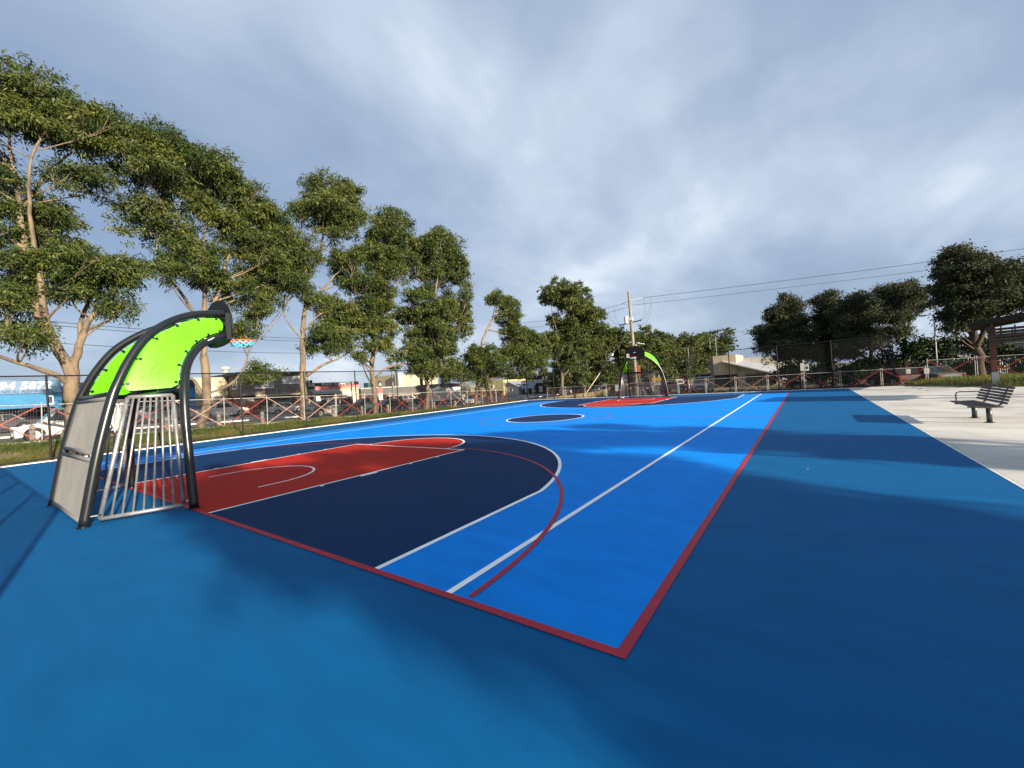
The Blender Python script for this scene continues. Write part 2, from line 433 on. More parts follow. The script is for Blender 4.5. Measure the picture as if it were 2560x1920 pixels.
# plaza of cast slabs with open joints
plaza = bpy.data.objects.new('plaza', None); COL.objects.link(plaza); plaza['kind'] = 'structure'
bx('bedding', mat('joint_sand', (0.14, 0.12, 0.10), 0.95), plaza, 12.063, 60, -12, 31.04, -0.3, -0.03)
slab_me = None
for i in range(13):
    for j in range(11):
        x0, y0 = 12.075 + i * 3.6, -10.5 + j * 3.8
        y1 = min(y0 + 3.786, 31.04)
        if x0 > 45 or y0 > 31: continue
        if slab_me is None or y1 - y0 < 3.78:
            s_ = bx('slab', M_CONC, plaza, 0, 3.586, 0, y1 - y0, -0.1, 0.0)
            if slab_me is None: slab_me = s_.data
        else:
            s_ = obj('slab', slab_me, plaza)
        s_.location = (x0, y0, random.uniform(-0.003, 0.001))
TREES = {
 'T1': ([(-16.8,-0.6,15.4,1.06,0.76),(-16.5,0,15.9,1.08,0.62),(-16.6,0.7,15.4,1.28,0.64),(-17.8,1.9,15.9,1.48,0.79),(-18.6,2,16.2,1.29,0.69),(-16.3,2.6,15.1,1.03,0.94),(-15.2,2.4,14.5,0.84,0.77),(-17.2,0.2,14.6,1.43,0.64),(-17.9,0.3,14.9,1.25,0.55),(-17.5,-0.7,14.4,1.08,0.69),(-15.9,-0.8,13.6,0.87,0.56),(-16.5,1,14.2,1.29,0.48),(-16,0.9,13.9,1.07,0.4),(-17.9,0.1,10.3,0.89,0.49),(-17.5,1.1,10.5,1.09,0.67),(-18.8,1.3,10.9,0.97,0.6),(-17.4,2.3,12.4,1.4,0.66),(-16.9,1.3,12.4,0.66,0.5),(-17.5,0.8,8.9,1.9,0.7),(-16.7,-0.3,7.9,0.91,0.61),(-16.3,1.7,8.2,1.65,0.66),(-15.6,1.6,8,1.37,0.55),(-16.2,2.7,8,1.38,0.77),(-15.8,2.6,7.9,1.15,0.65),(-16.8,2.9,6.5,0.71,0.71),(-16,2.7,6.3,0.58,0.58),(-17.3,-0.4,6.1,0.93,1.01),(-15.9,-0.5,5.9,0.75,0.82),(-17,-0,5,0.78,0.55),(-15,-0.2,4.8,0.62,0.43),(-17.9,-0.9,9.2,0.77,0.7),(-16.4,1.3,7,0.73,0.49),(-15.7,1.2,6.9,0.61,0.4),(-16.9,-1,11.9,0.97,0.89),(-18.7,-0.9,12.6,0.88,0.81),(-16.8,-0.8,10.6,0.6,0.45)],
   [([(-17,1.14,0.11),(-17,1.26,2.08),(-17,1.26,3.24)],0.33,0.25),([(-17,1.24,2.08),(-17,1.19,3.74),(-17,0.77,4.88),(-17,0.39,6.14),(-17,0.34,7.33),(-17,0.09,8.87),(-17,0.06,10.43),(-17,0.02,11.99),(-17,-0.08,13.13)],0.24,0.05),([(-17,0.77,4.88),(-16.4,0.49,6.06),(-16.1,0.43,7.17),(-16.1,0.32,8.93),(-16,0.24,10.57),(-16,0.37,12.47)],0.15,0.04),([(-17,1.24,2.08),(-17,1.36,3.74),(-16.7,1.51,4.71),(-16.6,1.96,5.99),(-16.5,2.53,6.63),(-16.4,2.86,7.35)],0.2,0.05),([(-16.7,1.51,4.71),(-17,1.7,6.02),(-17.3,2.13,7.23),(-17.4,2.3,7.98)],0.11,0.05),([(-17,0.39,6.14),(-16.5,-0.2,6.38),(-16,-0.7,6.53)],0.1,0.05),([(-17,1.26,2.91),(-16.7,0.72,3.4),(-16.4,-0.07,3.78),(-16.1,-0.93,4.19)],0.14,0.06),([(-17,0.06,10.43),(-17.5,0.93,12.42),(-17.6,1.56,13.55),(-17.6,2.08,14.46)],0.07,0.025),([(-17,0.02,11.99),(-17,-0.3,12.57),(-17,-0.56,13.23)],0.06,0.025),([(-17,0.09,8.87),(-17,-0.24,9.18),(-17,-0.66,9.61)],0.08,0.03),([(-16,0.37,12.47),(-16,0.61,13.27),(-16,1.12,14.21)],0.05,0.02)]),
 'T2': ([(-17.7,3.9,15.7,1.32,0.61),(-15.7,3.5,14.7,1.04,0.48),(-17.3,4.9,15.3,1.64,0.82),(-16,4.6,14.6,1.33,0.67),(-16.6,5.8,14.7,1.57,0.83),(-16.4,7,14.4,1.63,0.87),(-18.1,7.6,15.2,1.48,0.79),(-17,8.3,14.3,1.08,0.87),(-18.3,8.8,14.9,0.96,0.77),(-16.2,4.1,13.5,1.64,0.59),(-15.4,3.8,13.1,1.35,0.49),(-17.4,5.7,13.8,1.4,0.55),(-16.8,4.2,11.9,0.84,0.6),(-17.3,4.7,11,1.35,0.72),(-18,4.9,11.2,1.17,0.63),(-16.8,6.9,11.9,1.54,0.56),(-17.8,6,10.7,1.23,0.61),(-17.3,5,8.9,1.45,0.58),(-15.9,4.6,8.5,1.17,0.47),(-16.1,5.9,9.2,1.17,0.58),(-16.5,6.6,8.4,0.9,0.6),(-18,7.1,8.8,0.81,0.54),(-16.6,9,13.6,1.39,0.79),(-16.8,10.3,13.3,1.36,0.87),(-17.6,10.9,12.4,1.71,1),(-17.8,11,12.5,1.46,0.86),(-17.1,11.6,11.1,1.62,1.01),(-18.6,12.4,11.7,1.45,0.91),(-17.1,9.8,10.7,1.63,1.06),(-15.8,9.3,10.3,1.32,0.86),(-17.3,10.3,9.6,1.76,0.88),(-17.8,10.6,9.8,1.53,0.76),(-16.5,11.3,8.8,1.29,0.79),(-18.3,12.3,9.3,1.17,0.72),(-17,9,7.9,1.31,0.84),(-18.2,9.5,8.2,1.16,0.75),(-17,9.3,7,0.94,0.56),(-16.2,9,6.9,0.78,0.47),(-16.6,8.2,5.6,0.81,0.54),(-18.4,9,5.9,0.74,0.49),(-17.2,9.3,3.4,1.04,0.52),(-17.3,9.1,3,0.85,0.38),(-15.4,8.3,2.9,0.67,0.3)],
   [([(-17,6.05,-0.7),(-17,6.35,1.68),(-17,6.33,4.32)],0.24,0.2),([(-17,6.33,4.32),(-17.2,6.54,6.29),(-17.2,6.76,9.41),(-17.2,6.75,10.75),(-17,6.92,11.99)],0.15,0.05),([(-17.2,6.54,6.29),(-16.7,7.12,7.82),(-16.5,7.5,9.4),(-16.5,8.19,11.67),(-16.5,8.25,12.75)],0.11,0.03),([(-17,6.45,5.74),(-17.5,5.59,7.95),(-17.6,4.9,9.14),(-17.8,4.74,11.01)],0.1,0.03),([(-17,6.56,8.31),(-17,5.72,9.86),(-17,5.46,11.08),(-17,5.88,12.89)],0.08,0.03),([(-17.2,6.76,9.41),(-17,5.5,11.78),(-17,4.94,12.97),(-17,4.54,13.78)],0.08,0.02),([(-17,6.25,2.19),(-16.7,7.46,2.74),(-16.5,8.1,3.66),(-16.5,8.45,4.74)],0.09,0.04),([(-17,6.17,2.2),(-17.3,5.77,3.14),(-17.5,5.14,2.48)],0.1,0.05),([(-17,8.35,2.44),(-16.7,8.76,2.96),(-16.6,9.6,3.22)],0.05,0.02)]),
 'T3': ([(-17.2,14.8,16.6,1.67,0.67),(-18.2,15.4,17.1,1.47,0.59),(-16.6,13.8,14.7,1.92,0.75),(-15.8,13.3,14.3,1.59,0.62),(-16.5,15.4,15.6,1.23,0.89),(-16.6,16.1,14.6,1.14,1.03),(-15.6,15.4,14.1,0.93,0.84),(-16.5,12.2,13.7,0.92,0.71),(-18.5,13.4,14.6,0.84,0.65),(-16.7,14.9,13.5,1.55,0.66),(-16.3,14.5,11.1,0.87,0.54),(-17.9,15.5,11.7,0.78,0.49),(-17.2,15.7,10.5,1.03,0.68),(-17.3,13,8.3,0.85,0.53),(-16.1,12.3,8,0.69,0.43),(-16.6,13.4,5.8,1.16,0.74),(-16,13,5.7,0.96,0.61),(-16.9,13.3,4.9,1.06,0.64),(-17.3,14.8,7,1.12,0.67),(-17.5,14.5,8.3,0.89,0.55),(-18,14.8,8.4,0.77,0.48)],
   [([(-17,11.67,0.36),(-17,11.72,2.59),(-17,11.85,4.63),(-17,12,6.17),(-17,12.21,7.73),(-17,12.56,9.86),(-17,13.31,11.27),(-17,13.72,12.44),(-17,14.3,14.22)],0.24,0.04),([(-17,12.25,7.53),(-16.7,13.67,9.35),(-16.6,14.36,10.2),(-16.6,15.38,10.94)],0.1,0.03),([(-17,12.01,3.09),(-16.6,13.01,3.83),(-16.5,14.23,4.31),(-16.3,15.51,5.2)],0.12,0.04),([(-17,11.86,5.55),(-17.4,11.23,6.68),(-17.5,11.03,7.48)],0.07,0.03),([(-17,12.16,6.18),(-16.7,12.86,7.13),(-16.6,13.84,7.64)],0.06,0.03),([(-17,13.31,11.27),(-17.3,13,12.34),(-17.4,12.57,13.1)],0.05,0.02),([(-17,13.43,11.4),(-16.7,14.24,12.48),(-16.6,15.06,13.32)],0.05,0.02)]),
 'T4': ([(-16.7,19.2,15.5,1.11,0.62),(-17.7,21.3,15.9,1.45,0.86),(-18,21.5,16,1.25,0.74),(-16.4,18.4,13.8,1.56,0.96),(-18.3,19.9,14.6,1.43,0.88),(-16.9,21.3,14.2,1.17,0.85),(-15.8,20.4,13.7,0.96,0.69),(-16.8,17.6,12.4,1.67,0.77),(-18.5,18.8,13,1.5,0.7),(-17.2,16.1,11.7,1.04,0.63),(-15.4,14.8,11,0.82,0.5),(-16.4,20,12.5,1.13,0.75),(-16.9,18.3,11.1,1.58,0.67),(-16.9,16.8,9.9,1.63,0.64),(-15.7,15.9,9.5,1.33,0.52),(-17.3,20,11.2,1.15,0.76),(-15.4,18.5,10.6,0.91,0.61),(-17.1,16.8,8.3,1.99,0.88),(-16.8,15.2,7.3,1.67,0.73),(-18,16,7.5,1.49,0.64),(-17.2,17.4,7,2.03,0.89),(-18.7,18.6,7.4,1.82,0.8),(-16.8,14.2,5.8,1.19,0.81),(-18.2,15,6,1.07,0.73),(-17.3,18.9,6.3,1.12,0.81),(-16.9,17.6,5.2,1.19,0.6),(-15.8,16.7,5.1,0.97,0.48),(-16.2,15.7,4.4,0.56,0.34),(-15.3,15,4.3,0.46,0.27),(-17.2,18.7,9.7,1.11,0.74)],
   [([(-17,17.23,-0.46),(-17,17.19,1.79),(-17,17.12,3.57),(-17,17.4,5.35),(-17,17.61,7.15),(-17,17.61,8.95),(-17,17.91,11.04),(-17,18.99,13.71)],0.24,0.04),([(-17,17.41,2.85),(-16.7,18.1,3.54),(-16.5,19.78,3.88),(-16.4,20.82,3.88)],0.1,0.04),([(-17,17.35,4.75),(-17.3,16.77,5.95),(-17.4,15.58,6.7)],0.08,0.03),([(-17,17.61,7.15),(-16.7,19.08,8.47),(-16.6,19.56,9.75),(-16.6,20.53,11.94)],0.08,0.03),([(-17,17.61,8.95),(-17.3,16.8,9.95),(-17.3,16.11,11.24)],0.06,0.02)]),
 'T5': ([(-16.3,24.6,15.2,1.11,0.63),(-15.4,23.6,14.7,0.91,0.51),(-17.3,26.6,14.9,1.18,0.96),(-18.2,27.5,15.3,1.03,0.84),(-16.2,22.5,13.8,1.32,0.93),(-16,22.3,13.7,1.12,0.78),(-17.8,26.1,13.6,1.91,1.1),(-16.2,21.4,12,1.16,0.84),(-18.6,23.6,13,1.08,0.78),(-16.4,27.2,13.8,0.88,1.18),(-15.9,26.6,13.5,0.74,0.98),(-17,28,12.3,1.06,0.98),(-15.9,26.6,11.8,0.86,0.8),(-17.6,24.7,11.5,1.99,0.92),(-17.4,29,10.8,0.77,1.01),(-15.6,27.1,10.2,0.62,0.8),(-16.4,21.6,9.4,1.3,0.85),(-16.3,22,8.1,1.7,0.85),(-18.2,23.6,8.5,1.55,0.77),(-16.9,25,8.8,1.42,0.85),(-15.4,23.4,8.4,1.14,0.68),(-17.8,21.7,7.9,1.47,0.87),(-17.9,21.8,7.9,1.25,0.74),(-17.4,27.5,8.3,1.65,0.98),(-18.8,29,8.7,1.48,0.87),(-16.9,23.6,6.5,2.06,1.03),(-15.5,22.3,6.3,1.66,0.83),(-16.7,22.4,5,1.86,1),(-16.8,20.6,4.2,1.41,0.9),(-16.4,24,5.1,1.51,1.03),(-18.8,26.3,5.4,1.4,0.95),(-17.1,27.7,7,1.05,1.13),(-17.3,21.9,3.3,1.2,0.67),(-15.6,20.4,3.2,0.95,0.53),(-16.8,23.4,3.4,1.5,0.68),(-16,22.7,3.3,1.24,0.56),(-17,26,9.6,1.16,0.72),(-15.2,24,9,0.92,0.57)],
   [([(-17,22.44,-0.51),(-17,22.62,1.5),(-17,22.53,3.52),(-17,22.89,5.56),(-17,23.62,7.65),(-17,24.19,9.8),(-17,25.31,13.52)],0.24,0.04),([(-17,22.83,4.88),(-17.3,21.36,6.98),(-17.3,20.76,7.72)],0.08,0.03),([(-17,23.62,7.65),(-16.7,25.61,9.21),(-16.6,27.37,11.18)],0.07,0.03),([(-17,22.83,4.88),(-16.7,24.94,6.31),(-16.6,26.77,7.27)],0.07,0.03),([(-17,23.94,9.07),(-17.2,23,10.91),(-17.2,22.58,12.19)],0.06,0.02)]),
 'T6': ([(-16.9,26.3,2.9,1.53,1.05),(-17.9,27.3,2.9,1.34,0.92),(-17.4,28.6,3.8,1.84,1.2),(-16.5,30.4,4,2.12,1.41),(-17.8,35.1,3.3,2.09,1.46),(-16.2,36.7,4,2.37,1.48),(-16.7,40.5,4.8,1.69,1.24),(-18,42.6,5,1.51,1.11),(-16.8,31.3,2.5,2.41,1.06),(-16.7,35.6,5.3,1.56,0.94),(-15.5,34,5.1,1.27,0.76),(-17.1,29.7,4.7,1.41,0.75),(-18.2,31,4.8,1.24,0.66),(-17.5,40.6,3.5,2,1.14)],
   [([(-17,28.89,0.16),(-17,29.23,1.44),(-17,30.07,2.58),(-17,31.71,3.76)],0.24,0.1),([(-17,29.75,2.26),(-16.7,32.38,2.5),(-16.5,35.16,3.19),(-16.4,37.91,3.96)],0.12,0.04),([(-17,29.56,1.89),(-17.3,28.32,2.87),(-17.4,27.14,3.35)],0.1,0.04)]),
 'T7': ([(-17.7,34.4,11.2,1.03,0.67),(-15.6,31.6,10.4,0.81,0.53),(-17.3,35.8,10.6,1.26,0.84),(-18.4,37.3,11,1.12,0.74),(-16.4,34.7,9.1,1.33,1.02),(-16.2,34.3,9,1.12,0.86),(-16.7,35.5,7.6,1.35,0.94),(-15.4,33.7,7.3,1.09,0.76),(-17.2,37.3,6.7,1.4,0.86),(-16.1,35.7,6.5,1.14,0.7),(-16.8,38.9,7.2,1.21,0.77),(-18,40.7,7.4,1.08,0.68),(-16.9,41.1,6.3,1.37,1.03),(-15.8,39.2,6.1,1.12,0.84)],
   [([(-17,31.5,0.26),(-17,30.89,3.28),(-17,30.39,5.66),(-17,31.49,7.55),(-17,32.91,8.99),(-17,33.87,10.35)],0.2,0.07),([(-17,31.49,7.55),(-16.7,33.73,7.26),(-16.6,36.61,6.63),(-16.5,39.3,5.91)],0.08,0.03)]),
 'F1': ([(-18.2,51.8,14.8,2.58,1.02),(-16,47.5,13.8,2.01,0.79),(-17.7,47.3,12.8,1.9,0.95),(-19.3,50.1,13.4,1.71,0.85),(-18.3,57.3,14.2,2.04,1.17),(-18.3,53.5,12.7,3.12,1.11),(-16.2,49.3,11.9,2.46,0.87),(-16.8,58.4,11.6,1.75,1.02),(-16.4,57.6,11.4,1.46,0.85),(-17.4,55.5,11,2.54,1.13),(-16.4,53.4,10.6,2.08,0.92),(-18.2,48.4,10.2,1.42,0.78),(-17.1,44.7,7.1,1.7,0.97),(-18.6,47.2,7.4,1.52,0.87),(-16.7,49.5,7.3,2.2,0.97),(-18.7,53.4,7.7,2.01,0.89),(-17.2,45.9,5.3,1.73,0.93),(-18.8,48.7,5.5,1.55,0.83),(-16.6,55.1,8.9,1.81,0.84),(-16.9,52.3,5,2.36,1.21),(-15.7,49.9,4.9,1.91,0.98),(-16.9,56.5,6.9,2.13,1.14),(-15.9,54.2,6.7,1.75,0.93),(-17.3,48.6,3.8,1.93,0.9),(-19,51.7,3.9,1.74,0.81)],
   [([(-17.5,47.88,-1.09),(-17.5,47.94,1.21),(-17.5,48.02,3.76),(-17.5,48.78,6.35),(-17.5,50.06,9.68),(-17.5,52.31,12.58)],0.28,0.05),([(-17.5,48.07,3.12),(-17.8,46.41,5.04),(-17.9,44.67,6.25)],0.1,0.04),([(-17.5,48.07,2.16),(-17.1,51.82,4.39),(-16.9,54.79,6.49)],0.12,0.04),([(-17.5,48.78,6.35),(-17.8,47.39,9.51),(-17.9,47.05,11.4)],0.08,0.03),([(-17.5,49.59,8.34),(-17.2,53.58,9.92),(-17,56.84,11.02)],0.08,0.03)]),
 'R1': ([(8.4,49.2,8.5,0.71,0.5),(8.5,48.8,8.4,0.6,0.42),(7.9,49.4,7.4,1.44,0.72),(7.8,52.1,7.7,1.29,0.64),(9.2,50,7.6,1,0.86),(9.2,51,7.7,0.87,0.74),(7.2,49.9,6.8,0.88,0.66),(7.2,51.4,7,0.77,0.58),(6.2,49.9,5.5,1.04,0.52),(6.2,48.8,5.4,0.87,0.43),(6.8,49.3,4.7,1.17,0.66),(6.6,52,4.8,1.05,0.59),(7.6,50.7,5.8,1.48,0.89),(7.6,51.2,5.9,1.27,0.76),(8.9,49.5,5.8,1.42,1),(8.8,52,6,1.27,0.89),(9.8,50.5,4.7,1.43,1),(9.8,49,4.6,1.18,0.83),(6.2,50.8,3.7,0.91,0.6),(6.1,52.1,3.8,0.79,0.53),(7.9,49.7,4,1.59,1.01),(8,48.2,3.9,1.31,0.84),(7.8,50.4,2.7,1.17,0.73),(7.8,52,2.7,1.03,0.64),(9.2,49.3,2.8,1.41,0.85),(9.2,51.4,2.9,1.25,0.75),(10.6,50.4,2.4,1.41,0.71),(10.6,49,2.4,1.17,0.59)],
   [([(9.38,50,0.96),(9.45,50,3.24),(9.33,50,5.4),(8.95,50,7.04)],0.25,0.05),([(9.45,50,3.24),(7.98,50,4.85),(6.92,50,5.87)],0.1,0.04)]),
 'R2': ([(12.4,52.4,8.8,0.65,0.32),(12.3,50.2,8.5,0.53,0.26),(11.4,52.2,8.2,0.94,0.51),(11.4,53.8,8.4,0.82,0.44),(12.2,51.4,7.7,1.06,0.63),(12.3,53.3,7.9,0.93,0.56),(11.7,52.5,6.6,1.09,0.87),(11.8,53.2,6.6,0.94,0.75),(12.7,51.5,5.8,1.12,0.84),(12.6,49.9,5.6,0.93,0.69),(11.6,52.3,4.8,1.3,1.01),(11.7,53.9,4.9,1.14,0.89),(10.9,51.5,3.4,1.3,0.86),(10.9,53.1,3.5,1.13,0.76),(12.4,52.6,3.9,1.29,0.86),(12.4,53.2,3.9,1.11,0.74),(11.9,51.1,2.3,1.41,0.7),(12,54.1,2.4,1.27,0.63)],
   [([(12.11,52,0.73),(12.17,52,3.02),(12.11,52,5.17),(11.73,52,6.52),(12.15,52,8.03)],0.25,0.04),([(12.11,52,5.17),(12.74,52,6.37),(12.69,52,7.52)],0.08,0.03)]),
 'R3': ([(14,48.4,7.5,0.97,0.45),(13.8,45.9,7.2,0.79,0.37),(13.4,48,6.7,1.17,0.65),(13.5,49.1,6.8,1.01,0.56),(14.5,47.5,6.7,1.01,0.63),(14.4,46.4,6.6,0.84,0.52),(14.1,48.6,5.7,1.56,0.71),(13.9,46.7,5.6,1.28,0.58),(13,47.8,4.9,1.17,0.78),(13.1,49.8,5,1.03,0.69),(15,48.8,5.4,1.03,0.64),(14.8,46.8,5.2,0.84,0.53),(14.3,48,4,1.53,0.64),(14.4,49.2,4,1.34,0.56),(15.1,47.5,3.1,1,0.75),(15.4,50,3.2,0.89,0.67),(13.4,47.2,3.3,1.4,0.76),(13.3,46.3,3.2,1.17,0.64),(13.3,48.7,2.3,1.32,0.66),(13.2,46.2,2.2,1.07,0.53)],
   [([(15.08,48,0.33),(14.89,48,1.35),(14.82,48,2.89),(14.95,48,4.4),(14.53,48,5.73),(14.1,48,6.95)],0.24,0.04),([(14.95,48,4.4),(15.72,48,4.55),(16.32,48,5.46)],0.08,0.03)]),
 'R4': ([(16.3,50.9,8,1.32,0.42),(16.5,52.6,8.2,1.16,0.37),(17.6,51.1,8.2,1.43,0.52),(17.8,52.6,8.4,1.25,0.45),(18.5,50.3,7.5,1.13,0.5),(18.3,48.9,7.4,0.94,0.42),(16.8,50.6,6.9,1.17,0.65),(17.1,53.1,7.2,1.04,0.58),(18.1,52,7,1.05,0.53),(17.7,49.8,6.8,0.86,0.43),(19,51,6.4,0.76,0.38),(19.3,53,6.5,0.67,0.34),(16.6,50.6,5.7,1.17,0.78),(16.5,49.4,5.6,0.97,0.65),(17.5,50.9,5.3,0.91,0.65),(17.3,49,5.2,0.74,0.53),(17.1,51.9,4,1.33,0.93),(16.8,49.7,3.9,1.08,0.76)],
   [([(17.43,51,0.11),(17.5,51,1.53),(17.54,51,3.22),(18,51,4.98),(18.17,51,6.5),(17.75,51,7.6)],0.24,0.04),([(18.12,51,5.47),(18.79,51,5.89),(19.17,51,6.21)],0.07,0.03),([(18.11,51,6.25),(18.56,51,6.95),(18.68,51,7.44)],0.07,0.03)]),
 'R5': ([(19.6,43,9.4,0.73,0.31),(19.4,41.8,9.2,0.6,0.26),(19.2,42.3,8.7,0.88,0.52),(19.8,45.3,9.2,0.79,0.47),(20.4,43.8,8.7,1.15,0.52),(19.8,41.3,8.3,0.93,0.42),(18.9,42.6,7.8,0.68,0.47),(18.5,40.7,7.6,0.55,0.38),(19.6,43.3,7.7,1.05,0.63),(19.2,41.1,7.4,0.85,0.51),(20.5,42.9,7.5,1.02,0.61),(20,40.9,7.3,0.83,0.5),(18.9,43.4,7,0.59,0.53),(19,44.2,7.1,0.51,0.46),(19.5,43.7,6.5,1.06,0.64),(19,41.5,6.3,0.86,0.52),(20.2,42.6,6.4,1.12,0.71),(19.9,41.6,6.3,0.93,0.59),(21.2,43.4,6.8,0.92,0.71),(21.4,44.1,6.9,0.79,0.62),(21.5,43.1,7.6,0.75,0.4),(21.2,41.9,7.4,0.62,0.33),(22,42,7.5,0.73,0.39),(21.7,40.8,7.4,0.6,0.32),(22.4,42.9,6.5,0.88,0.69),(23.1,45.4,6.8,0.79,0.62),(21.8,43.2,5.9,1,0.7),(21.3,41.2,5.7,0.82,0.57),(18.8,42.2,5.7,0.83,0.47),(18.6,41.5,5.6,0.69,0.39),(19.4,41.9,5,1.02,0.56),(19.2,40.9,5,0.84,0.46),(20.5,42.1,5.1,1.1,0.6),(20.2,41.1,5,0.91,0.5),(21.5,42.2,4.6,0.98,0.49),(22.2,45.2,4.8,0.89,0.45),(22.3,42.2,5.2,0.77,0.68),(23,44.7,5.4,0.69,0.61),(18.7,42.4,4.5,0.68,0.52),(19.1,44.3,4.6,0.6,0.46),(18.9,42,3.7,0.62,0.46),(18.8,41.2,3.6,0.51,0.39),(20.5,44,4.2,0.74,0.37),(20,41.8,4.1,0.59,0.3),(23.3,43.7,6.9,0.99,0.89),(23.7,45,7,0.86,0.78),(23.2,42.4,5.2,0.95,0.86),(23,41.9,5.2,0.8,0.72)],
   [([(20.41,43,0.27),(20.39,43,1.4),(20.18,43,2.97),(19.95,43,4.04),(19.72,43,5.32),(19.66,43,7.2),(19.66,43,8.77)],0.4,0.06),([(20.28,43,2.13),(20.83,43,3.4),(21.51,43,5.02),(22.11,43,6.42)],0.2,0.05),([(19.95,43,4.04),(19.25,43,4.55),(18.9,43,5.03)],0.1,0.04),([(19.77,43,4.89),(20.39,43,6.03),(20.79,43,7.18)],0.12,0.04)]),
}

# ------------------------------------------------------------------ goal and hoop units
M_TUBE = mat('black_powder_coat', (0.007, 0.009, 0.010), 0.30, spec=0.55, var=0.25, vscale=5)
M_GREEN = mat('lime_panel', (0.112, 0.56, 0.006), 0.42, spec=0.5, var=0.06, vscale=2.0)
M_GREEND = mat('engraved_lime', (0.085, 0.44, 0.005), 0.5)
M_GALV = mat('galvanised_steel', (0.34, 0.34, 0.335), 0.42, 0.65, var=0.25, vscale=9, bump=0.15, bscale=60)
M_CORR = mat('grey_bar_coat', (0.145, 0.147, 0.142), 0.6, 0.1, var=0.12, vscale=2.5, spec=0.4)
M_TRIM = mat('charcoal_plastic_trim', (0.14, 0.14, 0.145), 0.5)
M_BLK = mat('black_board', (0.006, 0.006, 0.007), 0.6, spec=0.25)
M_FEN = mat('black_fence_coat', (0.007, 0.007, 0.008), 0.5, spec=0.25)
M_ORANGE = mat('orange_rim_paint', (0.75, 0.14, 0.02), 0.4)
M_NET = mat('blue_net_strap', (0.06, 0.42, 0.62), 0.6)
M_BOLT = mat('dark_bolt', (0.03, 0.03, 0.03), 0.35, 0.6)
M_WHITE = mat('white_paint', (0.78, 0.77, 0.74), 0.5, var=0.08, vscale=4)

def catmull(pts, per=6):
    P = [Vector(p) for p in pts]; out = []
    for i in range(len(P) - 1):
        p0, p1, p2, p3 = P[max(i - 1, 0)], P[i], P[i + 1], P[min(i + 2, len(P) - 1)]
        for k in range(per):
            t = k / per
            out.append(0.5 * ((2 * p1) + (-p0 + p2) * t + (2 * p0 - 5 * p1 + 4 * p2 - p3) * t * t + (-p0 + 3 * p1 - 3 * p2 + p3) * t ** 3))
    out.append(P[-1]); return out
FRONT = catmull([(1.83, 0, 0), (1.74, 0, .83), (1.62, .02, 1.45), (1.49, .07, 1.95), (1.29, .18, 2.34), (1.05, .38, 2.63), (.8, .68, 2.87), (.58, 1.08, 3.04)])
BACK = catmull([(1.36, -1.19, 0), (1.34, -1.0, 1.0), (1.29, -.81, 1.78), (1.25, -.70, 2.1), (1.16, -.51, 2.5), (1.05, -.25, 2.88), (.90, .12, 3.18), (.75, .52, 3.36), (.58, 1.06, 3.46)])
def on(curve, z):
    for a, b in zip(curve, curve[1:]):
        if a.z <= z <= b.z: return a.lerp(b, (z - a.z) / max(1e-6, b.z - a.z))
    return curve[-1].copy() if z > curve[-1].z else curve[0].copy()

